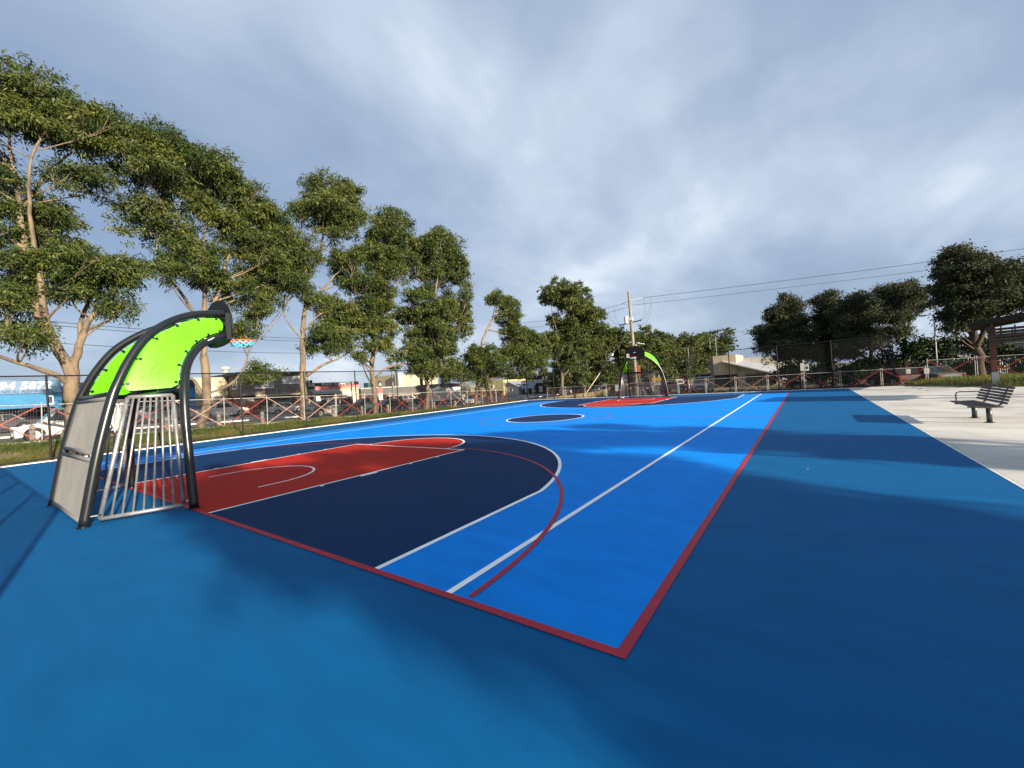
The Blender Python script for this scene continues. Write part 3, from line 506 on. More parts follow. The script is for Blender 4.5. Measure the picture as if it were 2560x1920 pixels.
def along(curve, z0, u):
    """point a fraction u of the way along the curve above height z0"""
    pts = [on(curve, z0)] + [p for p in curve if p.z > z0 + .001]
    ls = [(b_ - a_).length for a_, b_ in zip(pts, pts[1:])]; d = u * sum(ls)
    for a_, b_, l_ in zip(pts, pts[1:], ls):
        if d <= l_: return a_.lerp(b_, d / l_)
        d -= l_
    return pts[-1].copy()
def make_goal(label, loc, rz):
    t = thing('goal_and_hoop', label, 'goal', loc, rz, 'combined goals and hoops')
    RT = 0.066
    for s in (-1, 1):
        mir = lambda p: Vector((p.x * s, p.y, p.z))
        for cv, nm in ((FRONT, 'front_post'), (BACK, 'rear_post')):
            po = MB().tube([mir(p) for p in cv], RT, 16).build(nm, M_TUBE, t, smooth=True)
            b0 = mir(cv[0])
            MB().tube([b0 + Vector((0, 0, .002)), b0 + Vector((0, 0, .03))], RT + .012, 16).build('foot_collar', M_TUBE, po)
        # lime side panel between the two tubes
        NZ = 44
        fz = lambda u: along(FRONT, 1.99, u * .97)
        bz = lambda u: along(BACK, 1.95, u * .97)
        th = Vector((0.012 * s, 0, 0.004))
        ring_a, ring_b = [], []
        mb = MB(); NC = 8
        grid = []
        for i in range(NZ + 1):
            u = i / NZ
            pf, pb = fz(u), bz(u)
            d = (pb - pf); ln = d.length; d = d / ln
            ins_f, ins_b = .082, .092
            rc = .09                                     # rounded corners
            cu = min(u, 1 - u) * 1.75
            if cu < rc: k = rc - math.sqrt(max(0, rc * rc - (rc - cu) ** 2))
            else: k = 0
            row = []
            for j in range(NC + 1):
                w = ins_f + k + (ln - ins_f - ins_b - 2 * k) * j / NC
                row.append(mir(pf + d * w))
            grid.append(row)
        n1_ = (NZ + 1) * (NC + 1)
        flatg = [p for r_ in grid for p in r_]
        vs_ = [p + th * .5 for p in flatg] + [p - th * .5 for p in flatg]
        fs = []
        for i in range(NZ):
            for j in range(NC):
                a = i * (NC + 1) + j; q4 = (a, a + 1, a + NC + 2, a + NC + 1)
                fs.append(q4); fs.append(tuple(n1_ + x for x in reversed(q4)))
        edge = [j for j in range(NC + 1)] + [(i * (NC + 1) + NC) for i in range(1, NZ + 1)] + [NZ * (NC + 1) + j for j in range(NC - 1, -1, -1)] + [i * (NC + 1) for i in range(NZ - 1, 0, -1)]
        for a, b in zip(edge, edge[1:] + edge[:1]): fs.append((a, b, n1_ + b, n1_ + a))
        panel = MB().add(vs_, fs).build('side_panel', M_GREEN, t, smooth=False)
        def on_panel(u, w):
            x = u * NZ; i = min(int(x), NZ - 1); fr = x - i; jx = w * NC; j = min(int(jx), NC - 1); fj = jx - j
            a = grid[i][j].lerp(grid[i][j + 1], fj); b = grid[i + 1][j].lerp(grid[i + 1][j + 1], fj)
            p = a.lerp(b, fr)
            n = (grid[i][j + 1] - grid[i][j]).cross(grid[i + 1][j] - grid[i][j]).normalized()
            if n.x * s < 0: n = -n
            return p, n
        for side in (0, 1):
            for u in (.05, .24, .43, .62, .80, .95):
                p, n = on_panel(u, .045 if side == 0 else .955)
                MB().tube([p - n * .02, p + n * .016], .027, 12).build('bolt', M_BOLT, panel)
                q_ = mir((fz if side == 0 else bz)(u)); p0_, _n = on_panel(u, 0.0 if side == 0 else 1.0)
                MB().beam(p0_ - n * .016, q_, .024, .012, n).build('bracket', M_TUBE, panel)
        # engraved outlines: a ball and sweeping strokes
        def engr(pts, r=.005):
            c3 = [on_panel(u, w) for u, w in pts]
            MB().tube([p + n * .0065 for p, n in c3], r, 5).build('engraved_line', M_GREEND, panel)
        engr([(.155 + .075 * math.sin(a * math.pi / 12), .47 + .11 * math.cos(a * math.pi / 12)) for a in range(25)])
        engr([(.155 + .03 * math.sin(a * math.pi / 3), .47 + .045 * math.cos(a * math.pi / 3)) for a in range(7)])
        for a in range(0, 6, 2):
            engr([(.155 + k_ * math.sin(a * math.pi / 3), .47 + 1.47 * k_ * math.cos(a * math.pi / 3)) for k_ in (.03, .075)])
        engr([(.08, .74), (.11, .70), (.10, .64), (.17, .60), (.22, .56), (.26, .46), (.30, .30), (.42, .18)])
        engr([(.26, .60), (.35, .66), (.48, .62), (.58, .64), (.66, .52), (.62, .38)])
        engr([(.30, .46), (.45, .44), (.56, .40), (.64, .30)])
        # barred side grille
        zA_, zB_ = 0.085, 1.86
        f0, f1 = mir(on(FRONT, zA_)), mir(on(FRONT, zB_)); b0, b1 = mir(on(BACK, zA_)), mir(on(BACK, zB_))
        d0, d1 = (b0 - f0), (b1 - f1)
        g00, g01 = f0 + d0 * (.13 / d0.length), f0 + d0 * (1 - .16 / d0.length)
        g10, g11 = f1 + d1 * (.15 / d1.length), f1 + d1 * (1 - .18 / d1.length)
        gr = MB().tube([g00, g10], .031, 8).tube([g01, g11], .031, 8).tube([g00, g01], .031, 8).tube([g10, g11], .031, 8).build('side_grille', M_GALV, t, smooth=True)
        for k_ in range(1, 8):
            w = k_ / 8
            MB().tube([g00.lerp(g01, w), g10.lerp(g11, w)], .0165, 8).build('bar', M_GALV, gr, smooth=True)
        for cpt, tgt in ((g00, f0), (g10, f1), (g01, b0), (g11, b1)):
            e = cpt + (Vector((0, 0, .06)) if cpt.z < 1 else Vector((0, 0, -.1)))
            MB().beam(e, tgt + (e - cpt), .05, .012).build('lug', M_GALV, gr)
            MB().tube([e + Vector((-.03 * s, 0, 0)), e + Vector((.036 * s, 0, 0))], .018, 10).build('bolt', M_BOLT, gr)
    # rear wall: two grilles of close upright bars between rounded rails, sloping with the rear posts
    for (za, zb) in ((0.06, 0.93), (1.03, 1.86)):
        pa_, pb_ = on(BACK, za), on(BACK, zb); ha, hb = pa_.x - .075, pb_.x - .075
        gr = MB().tube([(-ha, pa_.y, za), (ha, pa_.y, za)], .034, 10).tube([(-hb, pb_.y, zb), (hb, pb_.y, zb)], .034, 10).build('rear_grille', M_TRIM, t, smooth=True)
        nb = 36
        for k_ in range(nb):
            w = (k_ + .5) / nb * 2 - 1
            MB().tube([(w * ha, pa_.y, za), (w * hb, pb_.y, zb)], .014, 6, False).build('bar', M_CORR, gr, smooth=True)
    # crossbar at the goal mouth and under the hoop
    p = on(FRONT, 1.93)
    MB().tube([(-p.x, p.y, 1.93), (p.x, p.y, 1.93)], .045, 12).build('crossbar', M_TUBE, t, smooth=True)
    p = on(BACK, 1.93)
    MB().tube([(-p.x, p.y, 1.93), (p.x, p.y, 1.93)], .04, 12).build('rear_rail', M_TUBE, t, smooth=True)
    MB().beam((-.66, 1.09, 3.25), (-.66, 1.09, 2.98), .05, .05).beam((.66, 1.09, 3.46), (.66, 1.09, 2.94), .09, .03, (1, 0, 0)).beam((-.66, 1.09, 3.46), (-.66, 1.09, 2.94), .09, .03, (1, 0, 0)).beam((-.64, 1.08, 3.25), (.64, 1.08, 3.25), .06, .06).build('mounting_bar', M_TUBE, t)
    # backboard: domed top, rounded foot
    ol = []
    for i in range(33):
        a = math.pi * i / 32
        ol.append((.73 * math.cos(a), 3.24 + .58 * math.sin(a) ** .95))
    ol += [(-.735, 3.14), (-.71, 3.04), (-.63, 2.95), (-.46, 2.88), (-.2, 2.85), (0, 2.845), (.2, 2.85), (.46, 2.88), (.63, 2.95), (.71, 3.04), (.735, 3.14)]
    bb = MB().prism(ol, lambda p: (p[0], 1.125, p[1]), lambda p: (p[0], 1.155, p[1])).build('backboard', M_BLK, t, bevel=.006)
    MB().box(-.08, .08, 1.157, 1.160, 3.34, 3.37).build('target_mark', M_WHITE, bb)
    MB().box(.40, .60, 1.157, 1.162, 3.02, 3.30).build('notice', mat('sticker_white', (.70, .70, .70), .4), bb)
    mbp = MB()
    for k_ in range(5): mbp.box(.43, .57, 1.1625, 1.164, 3.06 + .04 * k_, 3.075 + .04 * k_)
    mbp.build('notice_print', mat('print_red', (.5, .25, .25), .5), bb)
    for s in (-1, 1):
        for z_ in (2.98, 3.13, 3.29, 3.44):
            MB().tube([(.66 * s, 1.062, z_), (.66 * s, 1.09, z_)], .014, 8).build('bolt', M_WHITE, bb)
    rim = MB().tube([(.225 * math.cos(R(a)), 1.575 + .225 * math.sin(R(a)), 3.0) for a in range(0, 361, 12)], .013, 8, False)
    rim.box(-.06, .06, 1.16, 1.36, 2.985, 3.015).box(-.09, .09, 1.157, 1.18, 2.94, 3.03)
    rim.tube([(-.05, 1.18, 2.93), (-.12, 1.42, 2.99)], .009, 6).tube([(.05, 1.18, 2.93), (.12, 1.42, 2.99)], .009, 6)
    rm = rim.build('rim', M_ORANGE, t, smooth=False)
    mb = MB()
    for k_ in range(12):
        a, a2 = k_ * 30, k_ * 30 + 15
        P_ = lambda an, r_, z_: (r_ * math.cos(R(an)), 1.575 + r_ * math.sin(R(an)), z_)
        mb.tube([P_(a, .225, 2.99), P_(a2, .20, 2.92), P_(a2 + 15, .185, 2.885)], .011, 5)
        mb.tube([P_(a, .225, 2.99), P_(a - 15, .20, 2.92), P_(a - 30, .185, 2.885)], .011, 5)
    mb.build('net', M_NET, rm)
    # small moulded emblem on the front tubes near the top
    for s in (-1, 1):
        p = on(FRONT, 2.90); c = Vector((p.x * s, p.y, p.z)); up_ = (on(FRONT, 2.96) - on(FRONT, 2.84)); up_.x *= s; up_.normalize()
        o_ = Vector((s * .8, -.35, .35)).normalized() * (RT + .004)
        c = c + o_; sd = up_.cross(o_).normalized()
        MB().beam(c - up_ * .11 - sd * .03, c + up_ * .02 + sd * .035, .012, .004, o_).beam(c - up_ * .11 + sd * .04, c + up_ * .02 + sd * .035, .012, .004, o_).beam(c - up_ * .06 - sd * .01, c - up_ * .06 + sd * .035, .010, .004, o_).beam(c + up_ * .02 + sd * .035, c + up_ * .12 + sd * .01, .012, .004, o_).build('emblem', M_WHITE, t)
    return t
goal_near = make_goal('black tube goal with lime panels and hoop at the near left of the court', (0, 0, 0), 0)
goal_far = copy_tree(goal_near)
goal_far.location = (0, L_, 0); goal_far.rotation_euler = (0, 0, math.pi)
goal_far['label'] = 'distant goal with lime panels and hoop in front of the timber power pole'

# ------------------------------------------------------------------ black chain-link fences
M_WIRE = mat('black_coated_wire', (0.008, 0.008, 0.009), 0.6, spec=0.2)
def mesh_panel(w, h, pitch=0.0707, r=0.0021):
    mb = MB()
    for sgn in (1, -1):
        k = int((w + h) / pitch)
        for i in range(1, k):
            c = i * pitch
            a0, a1 = max(0, c - h), min(w, c)
            p0 = (a0, c - a0); p1 = (a1, c - a1)
            if sgn < 0: p0 = (w - p0[0], p0[1]); p1 = (w - p1[0], p1[1])
            A = Vector((p0[0], .004 * sgn, p0[1])); B = Vector((p1[0], .004 * sgn, p1[1]))
            d = (B - A).normalized(); s = Vector((-d.z, 0, d.x)) * r; y = Vector((0, r, 0))
            mb.add([A + s, A - s * .5 + y, A - s * .5 - y, B + s, B - s * .5 + y, B - s * .5 - y], [(0, 1, 4, 3), (1, 2, 5, 4), (2, 0, 3, 5)])
    me = bpy.data.meshes.new('chain_mesh'); me.from_pydata(mb.v, [], mb.f); me.materials.append(M_WIRE); return me
FH = 3.07
def fence(label, loc, rz, n, step):
    """posts every step metres along local x"""
    t = thing('chain_link_fence', label, 'fence', loc, rz)
    post = bpy.data.meshes.new('post')
    mb = MB().tube([(0, 0, -.1), (0, 0, FH)], .034, 10).tube([(0, 0, FH), (0, 0, FH + .03)], [.04, .015], 10)
    post.from_pydata(mb.v, [], mb.f); post.materials.append(M_FEN)
    pm = mesh_panel(step, FH - .1)
    for i in range(n + 1):
        obj('post', post, t).location = (i * step, 0, 0)
        if i < n:
            c = obj('chain_mesh', pm, t); c.location = (i * step, .03, .06)
            for nm, z_, r_ in (('top_rail', FH - .02, .024), ('middle_wire', 1.02, .006), ('bottom_rail', .075, .02)):
                MB().tube([(i * step, 0, z_), (i * step + step, 0, z_)], r_, 8).build(nm, M_FEN if r_ > .01 else M_WIRE, t)
    return t
fence('tall black chain link fence along the left kerb of the court', (-12.32, -3.13, .03), R(90), 11, 3.125)
fence('tall black chain link fence across the far end of the court', (-12.20, 31.2, .025), 0, 9, 2.935)
fence('black chain link fence behind the camera, seen by its shadow at lower left', (-11.7, -3.14, .025), 0, 7, 2.93)

# ------------------------------------------------------------------ white and red barricade panels
M_BWHITE = mat('barricade_white', (0.40, 0.385, 0.345), 0.5, var=0.35, vscale=10)
M_BRED = mat('barricade_red', (0.34, 0.045, 0.03), 0.5, var=0.2, vscale=10)
M_BPINK = mat('barricade_faded_red', (0.46, 0.24, 0.17), 0.55, var=0.25, vscale=6)
M_WELD = mat('welded_wire', (0.11, 0.11, 0.115), 0.5, 0.3)
def barricade_meshes(w, h):
    out = {}
    def mk(nm, mb, m):
        me = bpy.data.meshes.new(nm); me.from_pydata(mb.v, [], mb.f); me.materials.append(m); out[nm] = me
    mk('post', MB().tube([(0, 0, -.05), (0, 0, h + .1)], .020, 8), M_BWHITE)
    mk('top_rail', MB().tube([(0, 0, h), (w, 0, h)], .017, 8), M_BWHITE)
    mk('bottom_rail', MB().tube([(0, 0, .10), (w, 0, .10)], .015, 8), M_BWHITE)
    for nm, m in (('brace', M_BRED), ('pale_brace', M_BPINK)):
        mk(nm + '_a', MB().beam((.04, -.025, .12), (w - .04, -.025, h - .03), .012, .034, (0, 0, 1)), m)
        mk(nm + '_b', MB().beam((.04, -.045, h - .03), (w - .04, -.045, .12), .012, .034, (0, 0, 1)), m)
    mb = MB()
    for i in range(1, int(w / .075)):
        mb.beam((i * .075, 0, .1), (i * .075, 0, h), .004, .004, (0, 1, 0))
    for i in range(1, 6):
        mb.beam((0, .004, .1 + (h - .1) * i / 6), (w, .004, .1 + (h - .1) * i / 6), .005, .005)
    mk('wire_infill', mb, M_WELD)
    return out
BM = barricade_meshes(2.08, 1.52)
def barricade(loc, rz, kind_, label, group, tilt=0.0, ends=(0.0, 2.05)):
    t = thing('barricade_panel', label, 'barricade', loc, rz, group)
    t.rotation_euler = (0, tilt, rz)
    for x in ends: obj('post', BM['post'], t).location = (x, 0, 0)
    for nm in ('top_rail', 'bottom_rail', 'wire_infill'): obj(nm, BM[nm], t)
    for e in ('_a', '_b'): obj('brace', BM[('brace' if kind_ == 0 else 'pale_brace') + e], t)
    return t
pat = [0, 0, 0, 0, 1, 0, 1, 1, 0, 0, 0, 0, 0, 1, 0, 0, 0]
for i in range(17):
    y = -4.15 + 2.085 * i
    z0, z1 = ground_z(-14.6, y), ground_z(-14.6, y + 2.085)
    barricade((-14.6, y, z0 + .02), R(90), pat[i], ('street barricade with %s cross braces, %s panel from the left end of its row' % (('red', 'faded pink')[pat[i]], ORD[i])),
              'barricades between fence and street', -math.atan2(z1 - z0, 2.085), (0.0,) if i % 4 else (0.0, -.07))
for i in range(16):
    x = -11.7 + 2.14 * i
    barricade((x, 34.0, ground_z(x, 34.0) + (0 if x < 14 else .02)), 0, 1 if i in (7, 8) else 0,
              'barricade with cross braces beyond the far fence, %s panel from the left' % ORD[i], 'barricades beyond the far fence')

# ------------------------------------------------------------------ bench and shelter
M_SLAT = mat('dark_brown_timber', (0.070, 0.046, 0.034), 0.65, var=0.35, vscale=6, stretch=(8, 1, 8), bump=.2, bscale=30)
M_GUN = mat('gunmetal_paint', (0.035, 0.038, 0.045), 0.4, spec=0.6)
b = thing('park_bench', 'dark slatted park bench with one arm hoop on the concrete plaza', 'bench', (13.45, 12.75, 0), 0)
LB = 1.03
for k in range(6):
    MB().box(-.34 + k * .078, -.34 + k * .078 + .066, -LB, LB, .385 + .004 * abs(k - 2), .415 + .004 * abs(k - 2)).build('seat_slat', M_SLAT, b, bevel=.006)
for k in range(6):
    z0 = .47 + k * .068; x0 = .150 + k * .024
    MB().add([(x0, -LB, z0), (x0 + .026, -LB, z0 - .009), (x0 + .026, LB, z0 - .009), (x0, LB, z0), (x0 + .018, -LB, z0 + .052), (x0 + .044, -LB, z0 + .043), (x0 + .044, LB, z0 + .043), (x0 + .018, LB, z0 + .052)],
             [(3, 2, 1, 0), (4, 5, 6, 7), (0, 1, 5, 4), (1, 2, 6, 5), (2, 3, 7, 6), (3, 0, 4, 7)]).build('back_slat', M_SLAT, b, bevel=.005)
for s in (-1, 1):
    y = .54 * s
    lg = MB().tube([(0, y, 0), (0, y, .37)], .05, 14).build('leg', M_GUN, b, smooth=True)
    MB().tube([(0, y, 0.002), (0, y, .012)], .09, 16).build('base_flange', M_GUN, lg)
    MB().beam((-.35, y, .372), (.14, y, .372), .05, .024).beam((.12, y, .37), (.21, y, .45), .05, .03).beam((.20, y, .44), (.335, y, .86), .05, .022, (1, 0, 0)).build('bracket', M_GUN, b)
MB().tube(catmull([(-.22, LB - .03, .39), (-.22, LB - .03, .60), (-.17, LB - .03, .655), (.0, LB - .03, .66), (.215, LB - .03, .66)], 5), .014, 8).build('arm_hoop', M_GUN, b, smooth=True)

M_BRN = mat('dark_brown_steel', (0.035, 0.026, 0.022), 0.5, var=.2, vscale=3)
M_RUST = mat('red_brown_post', (0.085, 0.022, 0.014), 0.6, var=.3, vscale=2)
M_RUST2 = mat('orange_brown_band', (0.19, 0.055, 0.024), 0.6, var=.2, vscale=3)
def shelter(label, loc, dy):
    t = thing('picnic_shelter', label, 'shelter', loc, R(-13.9), 'picnic shelters')
    for (px, py) in ((0, 0), (3.4, 0), (0, dy), (3.4, dy)):
        po = bx('post', M_RUST, t, px - .10, px + .10, py - .10, py + .10, 1.28, 2.95)
        bx('post_band', M_RUST2, po, px - .102, px + .102, py - .102, py + .102, .72, 1.28)
        bx('post_foot', M_BRN, po, px - .10, px + .10, py - .10, py + .10, 0, .72)
        bx('corner_angle', M_BRN, po, px - .135, px - .104, py - .13, py + .10, 0, 2.95)
    bx('meter_box', mat('pale_grey_box', (.42, .42, .43), .5, var=.1), t, -.11, .12, -.19, -.135, .05, .70)
    for y_, x0, x1 in ((-.13, -.05, 3.45), (dy + .13, -.05, 3.45)):
        fr = bx('frieze_frame', M_BRN, t, x0, x1, y_ - .03, y_ + .03, 2.12, 2.18)
        for k in range(4):
            MB().beam((x0, y_, 2.27 + k * .165), (x1, y_, 2.27 + k * .165), .02, .115, (0, .35, 1)).build('louvre', mat('louvre_brown', (.065, .05, .042), .6), fr)
        for x in np.arange(x0 + .33, x1, .43): bx('mullion', M_BRN, fr, x - .025, x + .025, y_ - .05, y_ + .035, 2.16, 2.92)
    for x_ in (-.17, 3.57):
        bx('side_beam', M_BRN, t, x_ - .03, x_ + .03, -.1, dy + .1, 2.72, 2.95)
    ya, yb = -.95, dy + .9
    rf = MB()
    for (xa, za, xb, zb) in ((-.75, 2.96, 1.7, 3.30), (4.15, 2.96, 1.7, 3.30)):
        rf.add([(xa, ya, za), (xb, ya, zb), (xb, yb, zb), (xa, yb, za), (xa, ya, za + .20), (xb, ya, zb + .20), (xb, yb, zb + .20), (xa, yb, za + .20)],
               [(3, 2, 1, 0), (4, 5, 6, 7), (0, 1, 5, 4), (1, 2, 6, 5), (2, 3, 7, 6), (3, 0, 4, 7)])
    rf.build('roof', mat('dark_roof_sheet', (.014, .012, .011), .7, var=.15, spec=.2), t)
    for x_ in (0, 3.4):
        MB().beam((x_, ya + .1, 2.98), (x_, yb - .1, 2.98), .08, .10).build('rafter', M_BRN, t)

shelter('brown shelter with gable roof, louvred frieze and red brown posts at the right edge', (17.45, 27.9, 0), 4.2)
shelter('second brown shelter just right of the view, seen by its roof shadow on the court', (18.6, 19.9, 0), 1.5)

# ------------------------------------------------------------------ trees
def leaves(blobs, dens, ll, lw, droop=0.75, clump=0.17):
    """rhombic leaves hung in clumps over the shells of flattened foliage pads"""
    dens, ll, lw = dens * .61, ll * 1.14, lw * 1.24
    P_, D_, T_ = [], [], []
    sub = []
    B_ = [list(b_) for b_ in blobs]
    for i_, a_ in enumerate(blobs):                       # small pads bridging near neighbours
        for b_ in blobs[i_ + 1:]:
            d_ = math.dist(a_[:3], b_[:3])
            if .8 * (a_[3] + b_[3]) < d_ < 1.5 * (a_[3] + b_[3]) and rng.random() < .14:
                B_.append([(p + q) / 2 for p, q in zip(a_[:3], b_[:3])] + [(a_[3] + b_[3]) * .36, (a_[4] + b_[4]) * .42])
    for (x, y, z, rh, rv) in B_:
        # umbrella-like pad: leafy dome on top, open and ragged underneath
        rh *= rng.uniform(.95, 1.14); rv = max(rv * rng.uniform(1.15, 1.7), rh * .62)
        for k in range(11):
            v = rng.normal(size=3); v /= np.linalg.norm(v); f = rng.uniform(.5, .98)
            if v[2] < -.05: v[2] = -v[2]
            s = rng.uniform(.26, .50)
            if k < 2: sub.append((x + v[0] * rh * f, y + v[1] * rh * f, z - rv * rng.uniform(.1, .7), rh * s * .6, rv * s * 1.4))
            else: sub.append((x + v[0] * rh * f, y + v[1] * rh * f, z - rv * .25 + v[2] * rv * f * 1.1, rh * s, rv * s * .95))
    for (x, y, z, rh, rv) in sub:
        rh, rv = max(rh, .18), max(rv, .14)
        n = int(dens * (rh * rh * 2.2 + rh * rv * 3.0))
        k = max(6, int(n / 26))
        v = rng.normal(size=(k, 3)); v /= np.linalg.norm(v, axis=1)[:, None]
        v[:, 2] = np.where((v[:, 2] < -0.15) & (rng.random(k) < .8), -v[:, 2], v[:, 2])
        rad = np.where(rng.random(k) < .25, rng.uniform(.3, .8, k), rng.uniform(.75, 1.05, k))
        lump = 1 + .22 * np.sin(3 * v[:, 0] + x) * np.cos(4 * v[:, 1] + y * 1.3)
        c = v * (rad * lump)[:, None] * np.array([rh, rh, rv]) + np.array([x, y, z])
        tint_c = np.clip(.42 + rng.normal(0, .15) + rng.normal(0, .14, k), 0, 1)
        idx = rng.integers(0, k, n)
        p = c[idx] + rng.normal(size=(n, 3)) * np.array([clump, clump, clump * .62])
        out = v[idx]
        d = out * .55 + rng.normal(size=(n, 3)) * .55 + np.array([0, 0, -droop])
        P_.append(p); D_.append(d); T_.append(np.clip(tint_c[idx] + rng.normal(0, .12, n), 0, 1))
    p, d, tt = np.concatenate(P_), np.concatenate(D_), np.concatenate(T_)
    n = len(p)
    d /= np.linalg.norm(d, axis=1)[:, None]
    r_ = rng.normal(size=(n, 3)); s = np.cross(d, r_); s /= np.linalg.norm(s, axis=1)[:, None] + 1e-9
    L = (ll * rng.uniform(.65, 1.3, n))[:, None]; Wd = (lw * rng.uniform(.7, 1.3, n))[:, None]
    V = np.empty((n, 4, 3)); V[:, 0] = p; V[:, 1] = p + d * L * .42 + s * Wd / 2; V[:, 2] = p + d * L; V[:, 3] = p + d * L * .42 - s * Wd / 2
    return V.reshape(-1, 3), np.arange(n * 4).reshape(n, 4), tt

M_BARK = mat('pale_gum_bark', (0.20, 0.150, 0.095), 0.85, vscale=3.0, col2=(0.085, 0.07, 0.055), bump=.5, bscale=18, stretch=(1, 1, .35), fac=(.36, .58), spec=.15)
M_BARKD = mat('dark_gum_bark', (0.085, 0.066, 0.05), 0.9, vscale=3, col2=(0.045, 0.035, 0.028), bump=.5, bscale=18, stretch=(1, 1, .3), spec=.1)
def wiggle(pts, amp, seed):
    """resample a limb with small bends so that it does not look ruled"""
    c = catmull(pts, 4); rr = random.Random(seed)
    return [c[0]] + [p + Vector((rr.uniform(-amp, amp), rr.uniform(-amp, amp), rr.uniform(-amp, amp) * .5)) for p in c[1:-1]] + [c[-1]]
def tree(label, blobs, limbs, leafm, barkm, dens, ll, lw, group, name='gum_tree', twigs=8, droop=.75, clump=.15):
    base = Vector(limbs[0][0][0]); gz = ground_z(base.x, base.y)
    t = thing(name, label, 'tree', (base.x, base.y, gz), 0, group)
    o = Vector((base.x, base.y, gz))
    mb = MB(); nodes = []
    for i, (pts, r0, r1) in enumerate(limbs):
        pts = [Vector(p) for p in pts]
        fw = (pts[-1] - pts[-2]).normalized()
        near_b = min(blobs, key=lambda q_: (Vector(q_[:3]) - pts[-1]).length - 1.6 * (Vector(q_[:3]) - pts[-1]).dot(fw))
        if i and (Vector(near_b[:3]) - pts[-1]).length < 3.0 and (Vector(near_b[:3]) - pts[-1]).dot(fw) > .5 * (Vector(near_b[:3]) - pts[-1]).length: pts.append(Vector(near_b[:3])); r1 = min(r1, .025)
        if i == 0:
            top = pts[1:]
            pts = [Vector((base.x, base.y, gz - .15)), Vector((base.x, base.y, gz + .25))] + [p for p in top if p.z > gz + .5]
        c = wiggle(pts, r0 * .22, i * 13 + int(base.y * 7))
        k = len(c)
        rad = [r0 + (r1 - r0) * j / (k - 1) for j in range(k)]
        if i == 0: rad[0] = r0 * 1.75; rad[1] = r0 * 1.45; rad[2] = r0 * 1.2
        mb.tube([p - o for p in c], rad, 9 if r0 > .12 else 6)
        nodes += [(p, rr) for p, rr in zip(c, rad) if i > 0 or p.z > gz + 2]
    rr = random.Random(int(base.x * 31 + base.y * 17))
    for (x, y, z, rh, rv) in blobs:
        c = Vector((x, y, z))
        best = min(nodes, key=lambda q_: (q_[0] - c).length + max(0, q_[0].z - c.z + .5 + .55 * ((q_[0].x - c.x) ** 2 + (q_[0].y - c.y) ** 2) ** .5) * 2.2)
        a, ra = best
        ra = min(ra * .6, .05 + .012 * (c - a).length)
        end = c + Vector((0, 0, -rv * .5))
        jd = min(1, (end - a).length / 2.5); mid = a.lerp(end, .5) + Vector((rr.uniform(-.2, .2), rr.uniform(-.2, .2), -.1 + rr.uniform(-.15, .15))) * jd
        mb.tube([p - o for p in catmull([a, mid, end], 4)], [ra + (0.018 - ra) * j / 8 for j in range(9)], 5, False)
        for k in range(twigs):
            an = rr.uniform(0, 6.28)
            hr = rr.uniform(.3, .9); e = c + Vector((math.cos(an) * rh * hr, math.sin(an) * rh * hr, rr.uniform(.1, .8) * rv))
            s0 = mid.lerp(end, rr.uniform(.4, 1))
            m2 = s0.lerp(e, .5) + Vector((0, 0, rr.uniform(-.12, .06)))
            mb.tube([s0 - o, m2 - o, e - o], [.022, .014, .007], 4, False)
    mb.build('trunk', barkm, t, smooth=True)
    V, F, T_ = leaves(blobs, dens, ll, lw, droop, clump)
    V = V - np.array(o)
    np_mesh('crown', V, F, leafm, T_, t)
    return t
LBL = {
 'T1': 'largest gum tree at the left edge, its pale forked trunk behind the near goal',
 'T2': 'gum tree with wide leaning crown standing right of the forked tree, behind the near hoop',
 'T3': 'gum tree with tall straight tan trunk in front of the grey upper storey',
 'T4': 'gum tree with darker trunk in front of the long grey building',
 'T5': 'dense broad gum tree rising beside the white box truck',
 'T6': 'low spreading gum tree with drooping foliage over the fence rail',
 'T7': 'gum tree with bare white leaning trunk and small tuft of leaves',
 'F1': 'tall gum tree with domed layered crown just left of the power pole'}
TD = {'T1': (370, .17, .042), 'T2': (330, .18, .045), 'T3': (320, .19, .048), 'T4': (270, .20, .053), 'T5': (235, .22, .06), 'T6': (190, .25, .068), 'T7': (220, .25, .068), 'F1': (140, .30, .09)}
for k in LBL:
    tree(LBL[k], TREES[k][0], TREES[k][1], M_LEAF, M_BARK, *TD[k], 'gum trees along the street')
RL = {'R1': 'dark spreading tree at the left end of the clump right of the low roofed building',
      'R2': 'dark tree with a small tufted top, second in the right hand clump',
      'R3': 'dark bushy tree in the middle of the right hand clump',
      'R4': 'flat topped dark tree with visible limbs left of the tall thin light pole',
      'R5': 'tallest dark tree at the right edge above the shelter roof'}
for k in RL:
    tree(RL[k], TREES[k][0], TREES[k][1], M_LEAFD, M_BARKD, 200 if k != 'R5' else 260, .20, .07, 'dark trees at the right', name='dark_tree', droop=.45, clump=.2)

